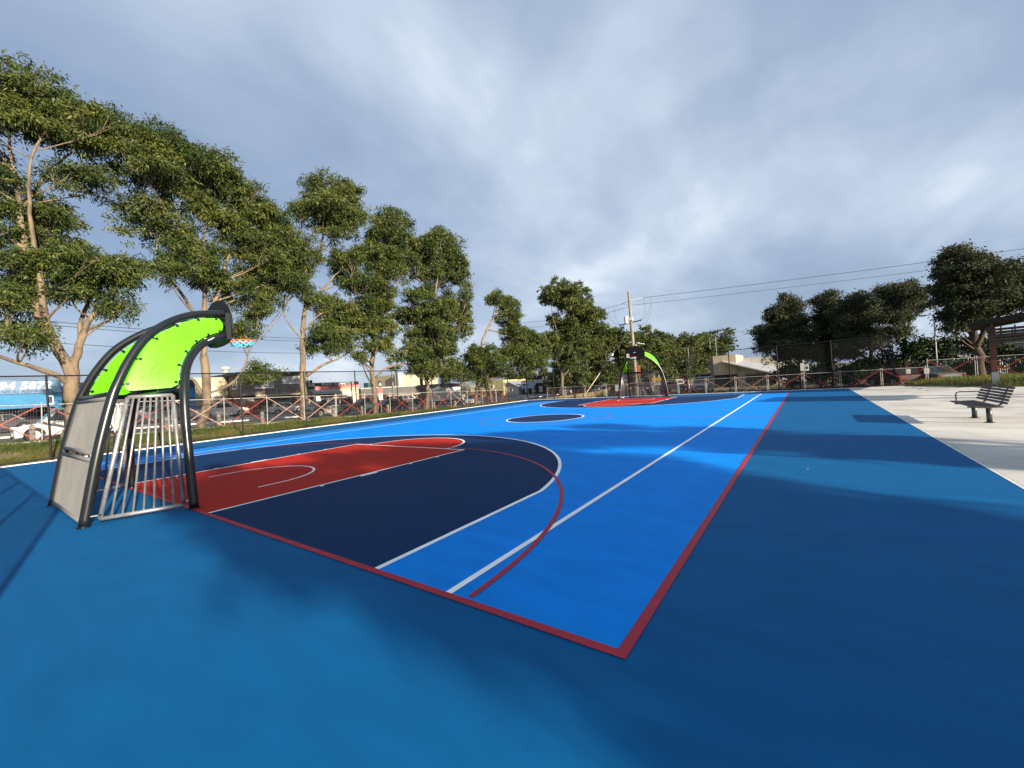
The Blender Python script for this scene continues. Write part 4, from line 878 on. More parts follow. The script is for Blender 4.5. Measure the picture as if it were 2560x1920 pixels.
def auto_blobs(rr, base, h, w, n, lo=.3):
    out = []
    for k in range(n):
        f = rr.random() ** .8
        z = h * (lo + (1 - lo) * f)
        env = w * math.sin(math.pi * min(1, .18 + .80 * (1 - abs(2 * (z / h - lo) / (1 - lo) - .9) * .62)))
        a = rr.uniform(0, 6.28); r_ = env * rr.uniform(.15, 1) ** .6
        s = rr.uniform(.75, 1.25)
        out.append((base[0] + r_ * math.cos(a), base[1] + r_ * math.sin(a), base[2] + z - .4, 1.15 * s * w / 3.6, .72 * s * w / 3.6))
    return out
def auto_tree(label, x, y, h, w, n, seed, leafm, barkm, dens, ll, lw, group, name='gum_tree', lo=.3, **kw):
    rr = random.Random(seed); gz = ground_z(x, y)
    bl = auto_blobs(rr, (x, y, gz), h, w, n, lo)
    lean = rr.uniform(-.5, .5)
    limbs = [([(x, y, gz), (x + lean * .2, y, gz + h * .25), (x + lean * .6, y + .2, gz + h * .5), (x + lean, y, gz + h * .82)], .022 * h, .03)]
    for k in range(5):
        a = k * 1.26 + rr.uniform(-.4, .4); z0 = gz + h * rr.uniform(.22, .5); z1 = z0 + h * rr.uniform(.15, .35)
        limbs.append(([(x + lean * .4, y, z0), (x + .35 * w * math.cos(a), y + .35 * w * math.sin(a), (z0 + z1) / 2 + .2), (x + .75 * w * math.cos(a), y + .75 * w * math.sin(a), z1)], .011 * h, .03))
    return tree(label, bl, limbs, leafm, barkm, dens, ll, lw, group, name, **kw)
# the street row goes on into the distance behind the far goal
row = [(-20.5, 57, 12.0, 4.2), (-18.5, 63, 11.8, 4.4), (-16.5, 68, 10.8, 4.2), (-17.5, 76, 11.2, 4.6), (-15.5, 83, 10.6, 4.6), (-17, 92, 11.5, 5.0), (-15.0, 102, 11.2, 5.0), (-16, 115, 12.0, 5.4), (-15, 130, 13.0, 6.0), (-14.5, 150, 15, 7)]
for i, (x, y, h, w) in enumerate(row):
    auto_tree('bushy gum in the receding row behind the far goal, %s counting away' % ORD[i], x, y, h, w, 34, 40 + i, M_LEAF, M_BARK, 60 if i < 5 else 36, .40, .15, 'receding row of gum trees', lo=.16, twigs=2)
# trees to the right of the view whose long shadows lie over the court
for i, (x, y, h, w, n) in enumerate([(33.0, -2.65, 10.9, 3.4, 46), (31.0, 3.9, 10.2, 2.3, 22)]):
    auto_tree(['broad', 'rounded', 'tall', 'small'][i] + ' leafy tree right of the view, seen by its long court shadow', x, y, h, w, n, 90 + i, M_LEAF, M_BARK, 130, .30, .11, 'trees right of the view', lo=.24, twigs=2)
# dark shrubs under the right hand trees
def shrub(label, x, y, h, w, seed, n=14, leafm=None, dens=110):
    rr = random.Random(seed); gz = ground_z(x, y)
    t = thing('shrub', label, 'shrub', (x, y, gz), 0, 'shrubs along the right boundary')
    bl = []
    mb = MB()
    for k in range(n):
        a = rr.uniform(0, 6.28); r_ = w * rr.random() ** .6; z = h * rr.uniform(.15, .95)
        f = math.sqrt(max(.1, 1 - (z / h) ** 2))
        bl.append((r_ * f * math.cos(a), r_ * f * math.sin(a), z, .55, .45))
        mb.tube([(0, 0, -.05), (r_ * f * .4 * math.cos(a), r_ * f * .4 * math.sin(a), z * .5), (bl[-1][0], bl[-1][1], z)], [.04, .025, .01], 5, False)
    mb.build('stem', M_BARKD, t)
    V, F, T_ = leaves(bl, dens, .22, .12, .2, .22)
    np_mesh('foliage', V, F, leafm or M_BUSH, T_, t)
for i, (x, y, h, w) in enumerate([(16.8, 47, 3.6, 2.0), (19.2, 47.5, 4.0, 2.2), (22.0, 48, 3.4, 2.0), (13.6, 47, 2.6, 1.8), (11.0, 47.5, 2.8, 2.0), (8.6, 47, 2.4, 1.6), (24.5, 47, 2.6, 1.8), (29, 47.5, 3.0, 2.2)]):
    shrub('dark green shrub behind the black picket fence at %s' % ['the thin light pole foot', 'the right of the light pole', 'the foot of the tallest tree', 'the middle of the clump', 'the second tree', 'the left end of the clump', 'the corrugated shed', 'the far right edge'][i], x, y, h, w, 300 + i)

# ------------------------------------------------------------------ grass and litter
def blades(name, pts, hmin, hmax, wd, m, label=None, lean=.5):
    n = len(pts); p = np.array(pts)
    a = rng.uniform(0, 6.283, n); h = rng.uniform(hmin, hmax, n)
    ln = rng.normal(0, lean, (n, 2)) * h[:, None]
    s = np.stack([np.cos(a), np.sin(a), np.zeros(n)], 1) * wd * rng.uniform(.6, 1.4, n)[:, None]
    V = np.empty((n, 3, 3)); V[:, 0] = p - s; V[:, 1] = p + s; V[:, 2] = p + np.stack([ln[:, 0], ln[:, 1], h], 1)
    patch = .5 + .5 * np.sin(p[:, 1] * 1.7 + np.sin(p[:, 0] * 2.3) * 1.5) * np.sin(p[:, 1] * .61 + 1)
    T_ = np.clip(.2 + .55 * patch + rng.normal(0, .16, n), 0, 1)
    o = np_mesh(name, V.reshape(-1, 3), np.arange(n * 3).reshape(n, 3), m, T_, kind='stuff', nper=3)
    if label: o['label'] = label; o['category'] = 'grass'
    return o
def scatter(n, x0, x1, y0, y1, keep=lambda x, y: True, zf=ground_z):
    out = []
    X = rng.uniform(x0, x1, n); Y = rng.uniform(y0, y1, n)
    for x, y in zip(X, Y):
        if keep(x, y): out.append((x, y, zf(x, y)))
    return out
tuft = lambda x, y: (math.sin(y * 2.3 + math.sin(x * 3.1) * 2) + math.sin(x * 4.7 + y * 1.1)) > -0.6 + 1.6 * random.random() - .5
blades('grass_verge', scatter(100000, -14.9, -12.55, -5, 31.2, tuft), .07, .30, .009, M_GRASS, 'patchy green and straw grass on the bank outside the left fence')
blades('street_verge_grass', scatter(16000, -20.9, -15, -5, 60, lambda x, y: tuft(x, y) and random.random() < .7), .04, .14, .010, M_GRASS, 'thin dry grass under the street trees')
blades('far_verge_grass', scatter(16000, -14, 40, 31.5, 46, tuft), .05, .16, .012, M_GRASS, 'thin grass on the ground beyond the far fence')
def litter(name, pts, size, label):
    n = len(pts); p = np.array(pts) + np.array([0, 0, .015])
    d = rng.normal(size=(n, 3)) * np.array([1, 1, .25]); d /= np.linalg.norm(d, axis=1)[:, None]
    s = np.cross(d, rng.normal(size=(n, 3)) * .3 + np.array([0, 0, 1])); s /= np.linalg.norm(s, axis=1)[:, None]
    L = size * rng.uniform(.6, 1.4, n)[:, None]
    V = np.empty((n, 4, 3)); V[:, 0] = p - d * L; V[:, 1] = p + s * L * .35; V[:, 2] = p + d * L; V[:, 3] = p - s * L * .35
    o = np_mesh(name, V.reshape(-1, 3), np.arange(n * 4).reshape(n, 4), M_LITTER, rng.random(n), kind='stuff')
    o['label'] = label; o['category'] = 'leaves'
litter('leaf_litter', scatter(15000, -21, -12.55, -5, 34), .045, 'brown fallen gum leaves scattered over the bank and verge')

# grassed bed at the right beyond the bench
bed = [(14.75, 30.85), (15.5, 29.6), (16.6, 28.0), (17.6, 26.6), (22, 25.6), (34, 25.2), (34, 33.8), (14.75, 33.8)]
def bed_z(x, y):
    d = min((x - 14.75), (y - (30.85 - 1.5 * (x - 14.75) if x < 17.6 else 26.6 - .2 * (x - 17.6))), 33.8 - y)
    return .0 + .26 * sstep(0, 1.6, d)
mbp = MB(); NN = 26
X = np.linspace(14.7, 34, 40); Y = np.linspace(25, 33.9, 30)
V = np.array([(x, y, (bed_z(x, y) - .06 + .02 * math.sin(x * 5) * math.sin(y * 4))) for y in Y for x in X])
F = np.array([(j * 40 + i, j * 40 + i + 1, (j + 1) * 40 + i + 1, (j + 1) * 40 + i) for j in range(29) for i in range(39)])
np_mesh('garden_bed', V + np.array([0, 0, .05]), F, M_SOIL, kind='structure')
inbed = lambda x, y: bed_z(x, y) > .02 and y < 33.6
blades('bed_grass', scatter(26000, 14.8, 24, 25.2, 33.7, inbed, lambda x, y: bed_z(x, y) - .02), .10, .30, .011, M_GRASS, 'uncut green grass on the raised bed behind the bench')
litter('court_leaves', scatter(420, -12.1, 12, 4, 31, lambda x, y: random.random() < .25 + .75 * (x < -9), lambda x, y: .008), .026, 'a few dry leaves blown onto the court paint')

# ------------------------------------------------------------------ poles and wires
M_TIMB = mat('weathered_pole_timber', (0.29, 0.26, 0.215), 0.9, vscale=3, col2=(0.14, 0.12, 0.10), stretch=(6, 6, .4), bump=.5, bscale=20, spec=.1)
M_CABLE = mat('dark_cable', (0.05, 0.05, 0.055), 0.6)
M_INS = mat('pale_insulator', (0.62, 0.60, 0.56), 0.4)
gz = ground_z(-4.5, 40)
t = thing('power_pole', 'tall weathered timber power pole with insulators behind the far goal', 'pole', (-4.5, 40, gz))
MB().tube([(0, 0, -.2), (-.04, 0, 4), (-.12, 0, 8), (-.18, 0, 11.1)], [.20, .18, .15, .125], 14).build('shaft', M_TIMB, t, smooth=True)
MB().tube([(-.24, -.02, 10.15), (1.1, .45, 10.3)], .03, 8).tube([(-.2, .0, 10.1), (-1.3, .3, 9.95)], .03, 8).tube([(-.2, 0, 9.55), (-.95, .2, 10.0)], .02, 6).build('upper_arm', M_INS, t)
MB().beam((-1.5, .2, 7.75), (1.0, -.1, 7.95), .10, .10).build('crossarm', mat('dark_crossarm', (.05, .045, .045), .7), t)
MB().tube([(-.55, -.2, 7.8), (-.55, -.2, 8.5)], .22, 12).box(-.32, .12, -.32, -.05, 8.05, 8.35).build('switch_box', M_INS, t)
for k, (dx, dz) in enumerate(((.5, 4.45), (.75, 4.35), (.25, 4.25), (1.0, 4.3), (-.25, 4.6))):
    MB().tube([(dx - .18, -.1, dz + 1.2), (dx - .02, -.1, dz + 1.2)], .05, 8).tube([(dx - .02, -.1, dz + 1.2), (dx + .1, -.1, dz + 1.2)], .07, 8).build('insulator', M_INS, t)
def droop_wire(name, a, b, sag, r, parent=None, label=None, n=16, group=None):
    a, b = Vector(a), Vector(b)
    pts = [a.lerp(b, i / n) + Vector((0, 0, -sag * 4 * (i / n) * (1 - i / n))) for i in range(n + 1)]
    if parent: return MB().tube(pts, r, 5).build(name, M_CABLE, parent)
    t_ = thing(name, label, 'cable', a, 0, group)
    MB().tube([p - a for p in pts], r, 5).build('strand', M_CABLE, t_)
    return t_
for (x0, z0, x1, z1, s) in ((-2.6, 9.7, -1.3, 7.8, .5), (-1.9, 9.85, -1.0, 7.8, .6), (1.2, 10.3, .7, 7.95, .5), (1.9, 10.3, .9, 7.9, .7), (1.9, 9.6, .95, 7.5, .3)):
    a, b_ = Vector((x0, .35, z0)), Vector((x1, 0, z1))
    MB().tube(catmull([a, a.lerp(b_, .35) + Vector((.35 * (1 if x0 < 0 else -1) * -1, 0, -.2)), a.lerp(b_, .75) + Vector((.25 * (-1 if x0 < 0 else 1), 0, -.3)), b_], 5), .013, 5).build('jumper', M_CABLE, t)
PT = Vector((-4.68, 40, gz))
WG = 'overhead cables'
droop_wire('power_line', PT + Vector((1.1, .45, 10.3)), (47.5, 58.6, 11.0), .35, .022, None, 'upper cable running from the power pole to the right edge of the sky', 24, WG)
droop_wire('power_line', PT + Vector((.3, .1, 9.65)), (47.5, 58.9, 10.2), .35, .018, None, 'lower cable running from the power pole to the right edge of the sky', 24, WG)
droop_wire('power_line', PT + Vector((-1.3, .3, 9.95)), (-34, 55, 12.6), .7, .020, None, 'upper cable running left from the power pole behind the domed gum tree', 24, WG)
droop_wire('power_line', PT + Vector((-.3, .1, 9.5)), (-34, 55.6, 11.6), .7, .018, None, 'lower cable running left from the power pole behind the domed gum tree', 24, WG)
droop_wire('power_line', PT + Vector((-.2, 0, 6.2)), (-30, 50, 4.6), .5, .03, None, 'thick service cable sagging left across the trees from the power pole', 24, WG)
droop_wire('power_line', (-30, 74, 7.2), (60, 64, 9.6), .6, .02, None, 'faint distant cable passing behind the right hand trees', 24, WG)
gy = droop_wire('guy_wire', PT + Vector((-.1, 0, 7.2)), (-7.9, 33.6, ground_z(-7.9, 33.6)), 0, .014, None, 'slanting guy wire from the power pole down to the ground left of the far goal', 6)
gd = (Vector((-7.9, 33.6, ground_z(-7.9, 33.6))) - (PT + Vector((-.1, 0, 7.2))))
MB().tube([gd * .985, gd * .62], .035, 8).build('guard_sleeve', mat('yellowed_sleeve', (.55, .48, .33), .7), gy)
MB().tube([gd * .36, gd * .385], .08, 8).build('guy_insulator', M_INS, gy)

def street_pole(label, x, y, h, r, arm=None):
    g_ = ground_z(x, y); t_ = thing('street_pole', label, 'pole', (x, y, g_), 0, 'poles along the street')
    MB().tube([(0, 0, -.2), (0, 0, h)], [r, r * .7], 10).build('shaft', M_TIMB, t_, smooth=True)
    MB().beam((-.05, -1.1, h - .5), (-.05, 1.1, h - .5), .09, .11).build('crossarm', M_TIMB, t_)
    for k in (-1, -.4, .4, 1):
        MB().tube([(-.05, k, h - .45), (-.05, k, h - .28)], .04, 8).build('insulator', M_INS, t_)
street_pole('timber street pole standing between the black hatchback and the box truck', -18, 22.9, 8.3, .16)
street_pole('timber street pole across the road beyond the left edge of the court', -36, -6, 9.2, .15)
street_pole('timber street pole across the road behind the dense gum trees', -36, 34, 9.2, .15)
for k, (z_, lb) in enumerate(((8.75, 'topmost'), (8.45, 'second'), (7.1, 'lowest'))):
    ga, gb = ground_z(-36, -6), ground_z(-36, 34)
    droop_wire('power_line', (-36.05, -5 + .5 * k, ga + z_), (-36.05, 34, gb + z_ + .9), .7, .02, None, lb + ' of the street cables crossing the sky behind the left gum trees', 24, WG)

# thin light poles
def lamp_post(label, x, y, h, arm, r=.05):
    g_ = ground_z(x, y); t_ = thing('lamp_post', label, 'lamp post', (x, y, g_))
    MB().tube([(0, 0, -.1), (0, 0, 1.8), (0, 0, h)], [r, r, r * .8], 8).build('shaft', M_GALV, t_)
    MB().beam((-arm, 0, h), (.1 + arm * .4, 0, h), .06, .05).build('arm', M_GUN, t_)
    MB().box(-arm - .3, -arm + .1, -.1, .1, h - .05, h + .05).build('lamp_head', M_GALV, t_)
lamp_post('tall thin light pole standing among the right hand trees', 18.55, 45, 5.6, .55)
lamp_post('thin light pole behind the far fence left of the cream building', -.56, 46, 5.1, .25, .06)
t = thing('aerial_mast', 'lattice of thin bars making an aerial mast above the cream building', 'mast', (-2.4, 75, 3.2))
MB().tube([(0, 0, 0), (0, 0, 4.3)], .04, 6).build('mast_pole', M_GALV, t)
for z_, w_ in ((1.2, .5), (2.6, .7), (3.9, .6)): MB().beam((-w_, 0, z_), (w_, 0, z_), .04, .04).build('element', M_GALV, t)
MB().tube([(-.9, 0, 2.2), (-.9, 0, 4.2)], .03, 6).beam((-.9, 0, 2.4), (0, 0, 2.4), .03, .03).build('side_aerial', M_GALV, t)

# timber bollards at the verge
M_BOL = mat('grey_timber_bollard', (0.23, 0.19, 0.16), 0.9, var=.4, vscale=6, stretch=(4, 4, .6))
for i, y in enumerate((0.08, 2.45, 4.8, 7.18, 9.54, 11.95, 14.35, 16.7, 19.1, 24.2, 27.0)):
    z_ = ground_z(-18, y); h = .80
    t = thing('bollard', 'square timber bollard on the verge, %s from the left' % ORD[i], 'bollard', (-18, y, z_), 0, 'timber bollards along the street')
    MB().box(-.09, .09, -.09, .09, -.1, h).add([(-.09, -.09, h), (.09, -.09, h), (.09, .09, h), (-.09, .09, h), (0, 0, h + .06)], [(0, 1, 4), (1, 2, 4), (2, 3, 4), (3, 0, 4)]).build('shaft', M_BOL, t)

# ------------------------------------------------------------------ signs
M_SIGNW = mat('sign_white', (0.58, 0.57, 0.54), 0.45)
M_SIGNR = mat('sign_red', (0.50, 0.04, 0.04), 0.45)
M_SIGNK = mat('sign_black', (0.012, 0.012, 0.014), 0.5)
M_SIGNY = mat('sign_yellow', (0.75, 0.46, 0.03), 0.45)
M_SIGNO = mat('sign_orange', (0.62, 0.16, 0.08), 0.5)
RX = Matrix.Rotation(R(90), 4, 'X')                       # letters upright, read from -Y
def face_my(x, y, z): return Matrix.Translation((x, y, z)) @ RX
def face_px(x, y, z): return Matrix.Translation((x, y, z)) @ Matrix.Rotation(R(90), 4, 'Z') @ RX   # read from +X
def sign_post(label, x, y, plates, h, rz=0, cat='sign'):
    t_ = thing('sign_post', label, cat, (x, y, ground_z(x, y)), rz)
    MB().tube([(0, 0, -.1), (0, 0, h)], .03, 8).build('shaft', M_GALV, t_)
    for nm, (xa, xb, za, zb), m in plates:
        MB().box(xa, xb, -.055, -.035, za, zb).build(nm, m, t_, bevel=.004)
    return t_
ns = sign_post('parking sign with red and white plates beside the darker trunked gum', -19.5, 19.6, [('red_plate', (-.17, .17, 1.95, 2.35), M_SIGNR), ('white_plate', (-.17, .17, 1.35, 1.92), M_SIGNW), ('black_plate', (-.17, .17, 2.4, 2.95), M_SIGNK)], 3.0, R(70))
MB().box(-.10, .10, -.060, -.0555, 1.45, 1.52).box(-.10, .10, -.060, -.0555, 1.70, 1.80).build('print', M_SIGNR, ns)
text_mesh('A', .36, M_SIGNW, 'letter', ns, face_my(0, -.058, 2.66), .004)
sp = sign_post('short sign post with two small white plates beyond the far fence', 9.76, 36, [('white_plate', (.06, .33, 1.75, 2.2), M_SIGNW), ('white_plate', (-.20, .03, 1.75, 2.35), M_SIGNW)], 2.4)
MB().box(.12, .27, -.060, -.0555, 1.88, 2.08).build('print', M_SIGNK, sp)
sign_post('orange street sign on a post beside the power pole', -3.98, 39.6, [('orange_plate', (-.13, .13, 2.55, 3.35), M_SIGNO), ('orange_plate', (-.16, .1, 2.35, 2.5), M_SIGNO)], 3.4)
yd = thing('warning_sign', 'small yellow warning square above the far roofs left of the far goal', 'sign', (-40, 75, ground_z(-40, 75)))
MB().tube([(0, 0, 0), (0, 0, 5.6)], .05, 8).build('shaft', M_GALV, yd)
MB().add([(-.62, -.06, 5.1), (0, -.06, 4.48), (.62, -.06, 5.1), (0, -.06, 5.72), (-.62, -.03, 5.1), (0, -.03, 4.48), (.62, -.03, 5.1), (0, -.03, 5.72)], [(0, 1, 2, 3), (7, 6, 5, 4), (0, 4, 5, 1), (1, 5, 6, 2), (2, 6, 7, 3), (3, 7, 4, 0)]).build('yellow_plate', M_SIGNY, yd)
for i, (x, lab) in enumerate(((-8.6, 'left'), (-7.9, 'right'))):
    cs = thing('crossing_sign', '%s of two white crossing posts with a round yellow disc beyond the far goal' % lab, 'sign', (x, 60, ground_z(x, 60)), 0, 'crossing signs')
    MB().tube([(0, 0, 0), (0, 0, 2.5 + .2 * i)], .055, 8).build('shaft', M_SIGNW, cs)
    MB().tube([(0, -.05, 1.95), (0, -.02, 1.95)], .34, 20).build('yellow_disc', M_SIGNY, cs)
tp = thing('totem', 'dark red marker post standing beyond the far fence right of the far goal', 'post', (-.8, 45, ground_z(-.8, 45)))
MB().box(-.13, .13, -.13, .13, 0, 2.1).build('shaft', mat('maroon_paint', (.13, .015, .02), .5), tp, bevel=.02)
for z_ in (.5, .95, 1.4): MB().box(-.09, .09, -.136, -.131, z_, z_ + .2).build('plate', M_SIGNW, tp)
def notice(label, loc, w, h, rz, lines=True, diamond=False):
    t_ = thing('notice_board', label, 'notice', loc, rz, 'notices tied to the barricades')
    MB().box(-w / 2, w / 2, -.008, .008, 0, h).build('board', M_SIGNW, t_)
    mb = MB()
    if lines:
        for k in range(4): mb.box(-w * .36, w * (.36 - .1 * (k % 2)), -.0115, -.0085, h * (.18 + .18 * k), h * (.25 + .18 * k))
        mb.build('print', mat('faint_print', (.45, .45, .47), .6), t_)
    for s in (-1, 1): MB().tube([(s * w * .42, 0, h - .03), (s * w * .42, .06, h + .05)], .006, 5).build('tie', M_SIGNK, t_)
notice('white notice tied to the barricade in front of the silver van', (-14.50, 11.32, 1.42), .27, .29, R(90), False)
notice('white notice on the barricade left of the far goal', (-4.15, 33.88, .40), .46, .56, 0)
notice('small white notice on the barricade beside the corner of the far fence', (15.22, 33.88, .66), .21, .30, 0)
notice('white notice with dark print on the barricade left of the leaning white post', (16.06, 33.88, .60), .24, .34, 0)

# ------------------------------------------------------------------ black picket fence along the right boundary
pf = thing('picket_fence', 'black steel picket fence in the shade under the right hand trees', 'fence', (3.5, 44.5, 0))
mbq = MB().box(-.012, .012, -.012, .012, -.05, 1.95); mbq.add([(-.012, -.012, 1.95), (.012, -.012, 1.95), (.012, .012, 1.95), (-.012, .012, 1.95), (0, 0, 2.03)], [(0, 1, 4), (1, 2, 4), (2, 3, 4), (3, 0, 4)])
pkm = bpy.data.meshes.new('picket'); pkm.from_pydata(mbq.v, [], mbq.f); pkm.materials.append(M_TUBE)
for i in range(236):
    x = i * .125
    obj('picket', pkm, pf).location = (x, 0, ground_z(3.5 + x, 44.5))
for i in range(13):
    x = i * 2.45; bx('post', M_TUBE, pf, x - .04 + .06, x + .04 + .06, -.03, .05, ground_z(3.5 + x, 44.5) - .1, ground_z(3.5 + x, 44.5) + 2.1)
    if i < 12:
        for z_ in (.35, 1.65):
            MB().beam((x + .06, 0.02, ground_z(3.5 + x, 44.5) + z_), (x + 2.51, 0.02, ground_z(3.5 + x + 2.45, 44.5) + z_), .035, .035).build('rail', M_TUBE, pf)

# ------------------------------------------------------------------ buildings
M_CREAM = mat('cream_render', (0.46, 0.39, 0.27), 0.85, var=.15, vscale=.8, spec=.2)
M_PALE = mat('pale_white_wall', (0.47, 0.45, 0.40), 0.85, var=.12, vscale=.6, spec=.2)
M_TAUPE = mat('grey_brown_render', (0.24, 0.195, 0.16), 0.9, var=.25, vscale=1.2, spec=.15)
M_GREYW = mat('dark_grey_cladding', (0.125, 0.122, 0.118), 0.8, var=.15, vscale=1, spec=.2)
M_DARK = mat('dark_parts_and_shade', (0.02, 0.02, 0.022), 0.9)  # near-black; on openings and undercrofts it paints the shade inside
M_BLUEW = mat('sky_blue_wall', (0.022, 0.17, 0.34), 0.7, var=.12, vscale=1)
M_LAV = mat('lavender_sign', (0.13, 0.16, 0.27), 0.6, vscale=.7, col2=(0.09, 0.22, 0.33))
M_NAVY = mat('navy_fascia', (0.018, 0.035, 0.085), 0.6)
M_NAVYT = mat('navy_letters', (0.02, 0.05, 0.16), 0.6)
M_ROOF = mat('grey_metal_roof', (0.33, 0.34, 0.35), 0.5, 0.1, var=.15, vscale=.6)
M_ROOFD = mat('dark_eave', (0.05, 0.04, 0.04), 0.7)
M_BRICK = mat('red_brick_wall', (0.20, 0.07, 0.045), 0.9, var=.3, vscale=5)
M_PINK = mat('faded_red_stripe', (0.58, 0.16, 0.14), 0.7, var=.15)
M_GLASS = mat('window_glass', (0.06, 0.07, 0.08), 0.08, spec=0.8)
M_GLASSP = mat('curtained_glass', (0.45, 0.45, 0.44), 0.15, spec=0.7, var=.3, vscale=1.5)
M_OLIVE = mat('olive_yellow_wall', (0.40, 0.36, 0.16), 0.85, var=.2, vscale=.5)
M_ORANGEW = mat('orange_wall', (0.55, 0.27, 0.10), 0.85, var=.2, vscale=.8)

def window(parent, X, y0, y1, z0, z1, panes=2, glass=None, face='px', frame=None):
    """framed window set into a wall that faces +X (px) or -Y (my)"""
    frame = frame or M_WHITE
    def B(a0, a1, d0, d1, b0, b1):
        return (X + d0, X + d1, a0, a1, b0, b1) if face == 'px' else (a0, a1, X - d1, X - d0, b0, b1)
    f = .07
    mb = MB().box(*B(y0, y1, 0, .06, z0, z0 + f)).box(*B(y0, y1, 0, .06, z1 - f, z1)).box(*B(y0, y0 + f, 0, .06, z0 + f, z1 - f)).box(*B(y1 - f, y1, 0, .06, z0 + f, z1 - f))
    w = mb.build('window', frame, parent)
    n = panes; st = (y1 - y0 - 2 * f) / n
    for k in range(n):
        MB().box(*B(y0 + f + k * st + .02, y0 + f + (k + 1) * st - .02, .012, .03, z0 + f, z1 - f)).build('pane', glass or M_GLASS, w)
        if k: MB().box(*B(y0 + f + k * st - .02, y0 + f + k * st + .02, .005, .05, z0 + f, z1 - f)).build('mullion', frame, w)
    MB().box(*B(y0 - .05, y1 + .05, .0, .12, z0 - .08, z0 - .003)).build('sill', frame, w)
    return w

# blue workshop at the left edge
gz = 0.35
t = thing('workshop', 'sky blue workshop with big white phone number at the left edge', 'building', (-44, 0, 0))
bx('wall', M_BLUEW, t, -16, 0, -14, 4.2, 2.38, 3.60)
bx('wall', M_DARK, t, -16, -3.0, -14, 4.19, gz - .6, 2.38)
bx('column', M_BLUEW, t, -.5, 0.0, 3.75, 4.19, gz - .6, 2.377)
bx('column', M_BLUEW, t, -.5, 0.0, -6.2, -5.8, gz - .6, 2.377)
bx('roof', M_ROOF, t, -16, -.003, -14, 4.19, 3.60, 4.45)
sg = bx('sign_board', M_LAV, t, 0.003, .10, -14, 4.2, 3.603, 4.74)
text_mesh('94 5872', .86, mat('cream_letters', (.80, .76, .64), .6), 'phone_number', sg, face_px(.112, 2.12, 4.25), .008, .016, 2.9, .2)
text_mesh('NICAL', .40, M_NAVYT, 'letters', sg, face_px(.112, 1.28, 3.775), .008, .004, 1.0, .2)
text_mesh('REPAIRS', .40, M_NAVYT, 'letters', sg, face_px(.112, 2.64, 3.775), .008, .004, 1.56, .2)
for y_, rr_ in ((2.12, .52), (.80, .40)):
    sg2 = MB().tube([(-2.9, y_, 2.04), (-2.84, y_, 2.04)], rr_ * .62, 20).build('oval_sign', M_SIGNW, t)
    MB().tube([(-2.84, y_, 2.04), (-2.83, y_, 2.04)], rr_ * .4, 16).build('oval_print', mat('brown_print', (.3, .16, .12), .6), sg2)
window(t, 0.0, 3.35, 3.70, 2.62, 3.35, 1, M_GLASS)
for y_ in (-2.8, .4): MB().tube([(0.02, y_, 2.38), (0.02, y_, 3.6)], .03, 6).build('downpipe', M_NAVY, t)

# navy fascia workshop behind the near goal
t = thing('workshop', 'blue workshop with navy sign band and white letters behind the near goal', 'building', (-46, 5.3, 0))
bx('wall', M_DARK, t, -12, -3, 0, 9.4, -.4, 3.58)
bx('sign_band', M_NAVY, t, -12, 0, 0, 9.4, 3.583, 4.55)
bx('end_wall', M_BLUEW, t, -12, 0.0, 8.55, 9.39, -.4, 3.58)
bx('column', M_BLUEW, t, -.5, 0.0, 0, .5, -.4, 3.58)
bx('column', M_BLUEW, t, -.5, 0.0, 4.2, 4.6, -.4, 3.58)
bx('roller_door', M_PALE, t, -2.98, -2.9, .7, 3.9, -.3, 2.2)
text_mesh('CO', .42, M_SIGNW, 'letters', t, face_px(.012, .75, 4.36), .008, .012, .9)
text_mesh('ICAL & ELECTRICAL R', .44, M_SIGNW, 'letters', t, face_px(.012, 6.55, 4.10), .008, .008, 3.9)
text_mesh('AIR', .36, M_SIGNW, 'letters', t, face_px(.012, 5.3, 3.78), .008, .008, .9)

# cream wall between the workshops
t = thing('building', 'plain cream walled building lit by the sun behind the second gum trunk', 'building', (-54, 15, 0))
bx('wall', M_CREAM, t, -8, 0, 0, 5.75, -.6, 5.05)
bx('roof_cap', M_PALE, t, -8.1, .08, -.1, 5.76, 5.053, 5.18)
bx('poster', mat('pale_poster', (.62, .66, .62), .6), t, .003, .03, 2.9, 4.3, 2.6, 4.0)
bx('door', M_TAUPE, t, .003, .05, 2.2, 3.2, -.5, 1.6)
bx('low_wall', M_PALE, t, .4, .6, -.2, 5.5, -.5, 1.1)

# two storey grey brown block
t = thing('building', 'two storey grey brown block with white windows and dark eaves', 'building', (-50, 20.9, 0))
bx('upper_wall', M_TAUPE, t, -11.5, 0, 0, 8.85, 2.5, 5.25)
bx('ground_wall', M_BRICK, t, -11.5, -1.2, 0, 8.85, -.8, 2.497)
bx('garage_opening', M_DARK, t, -1.19, -1.1, 2.4, 7.6, -.6, 2.15)
bx('fascia_beam', M_CREAM, t, -.1, .25, 1.6, 8.2, 2.22, 2.50)
bx('eave', M_ROOFD, t, -12.1, .55, -.6, 9.2, 5.253, 5.56)
bx('door', M_SIGNR, t, -1.19, -1.12, .9, 1.7, -.6, 1.5)
bx('shop_sign', M_SIGNW, t, -1.19, -1.12, .5, 1.9, 1.7, 2.1)
bx('pilaster', M_CREAM, t, -5.4, -4.3, -.12, -.003, 2.7, 5.2)
window(t, 0.0, 5.2, 7.9, 3.9, 4.88, 4, M_GLASSP)
window(t, 0.0, 1.6, 4.0, 3.4, 4.4, 3, M_GLASSP)
window(t, 0.003, -2.6, -1.2, 3.5, 4.6, 2, M_GLASS, 'my')
bx('trim_line', M_PALE, t, .003, .04, 4.35, 4.42, 2.52, 3.4)
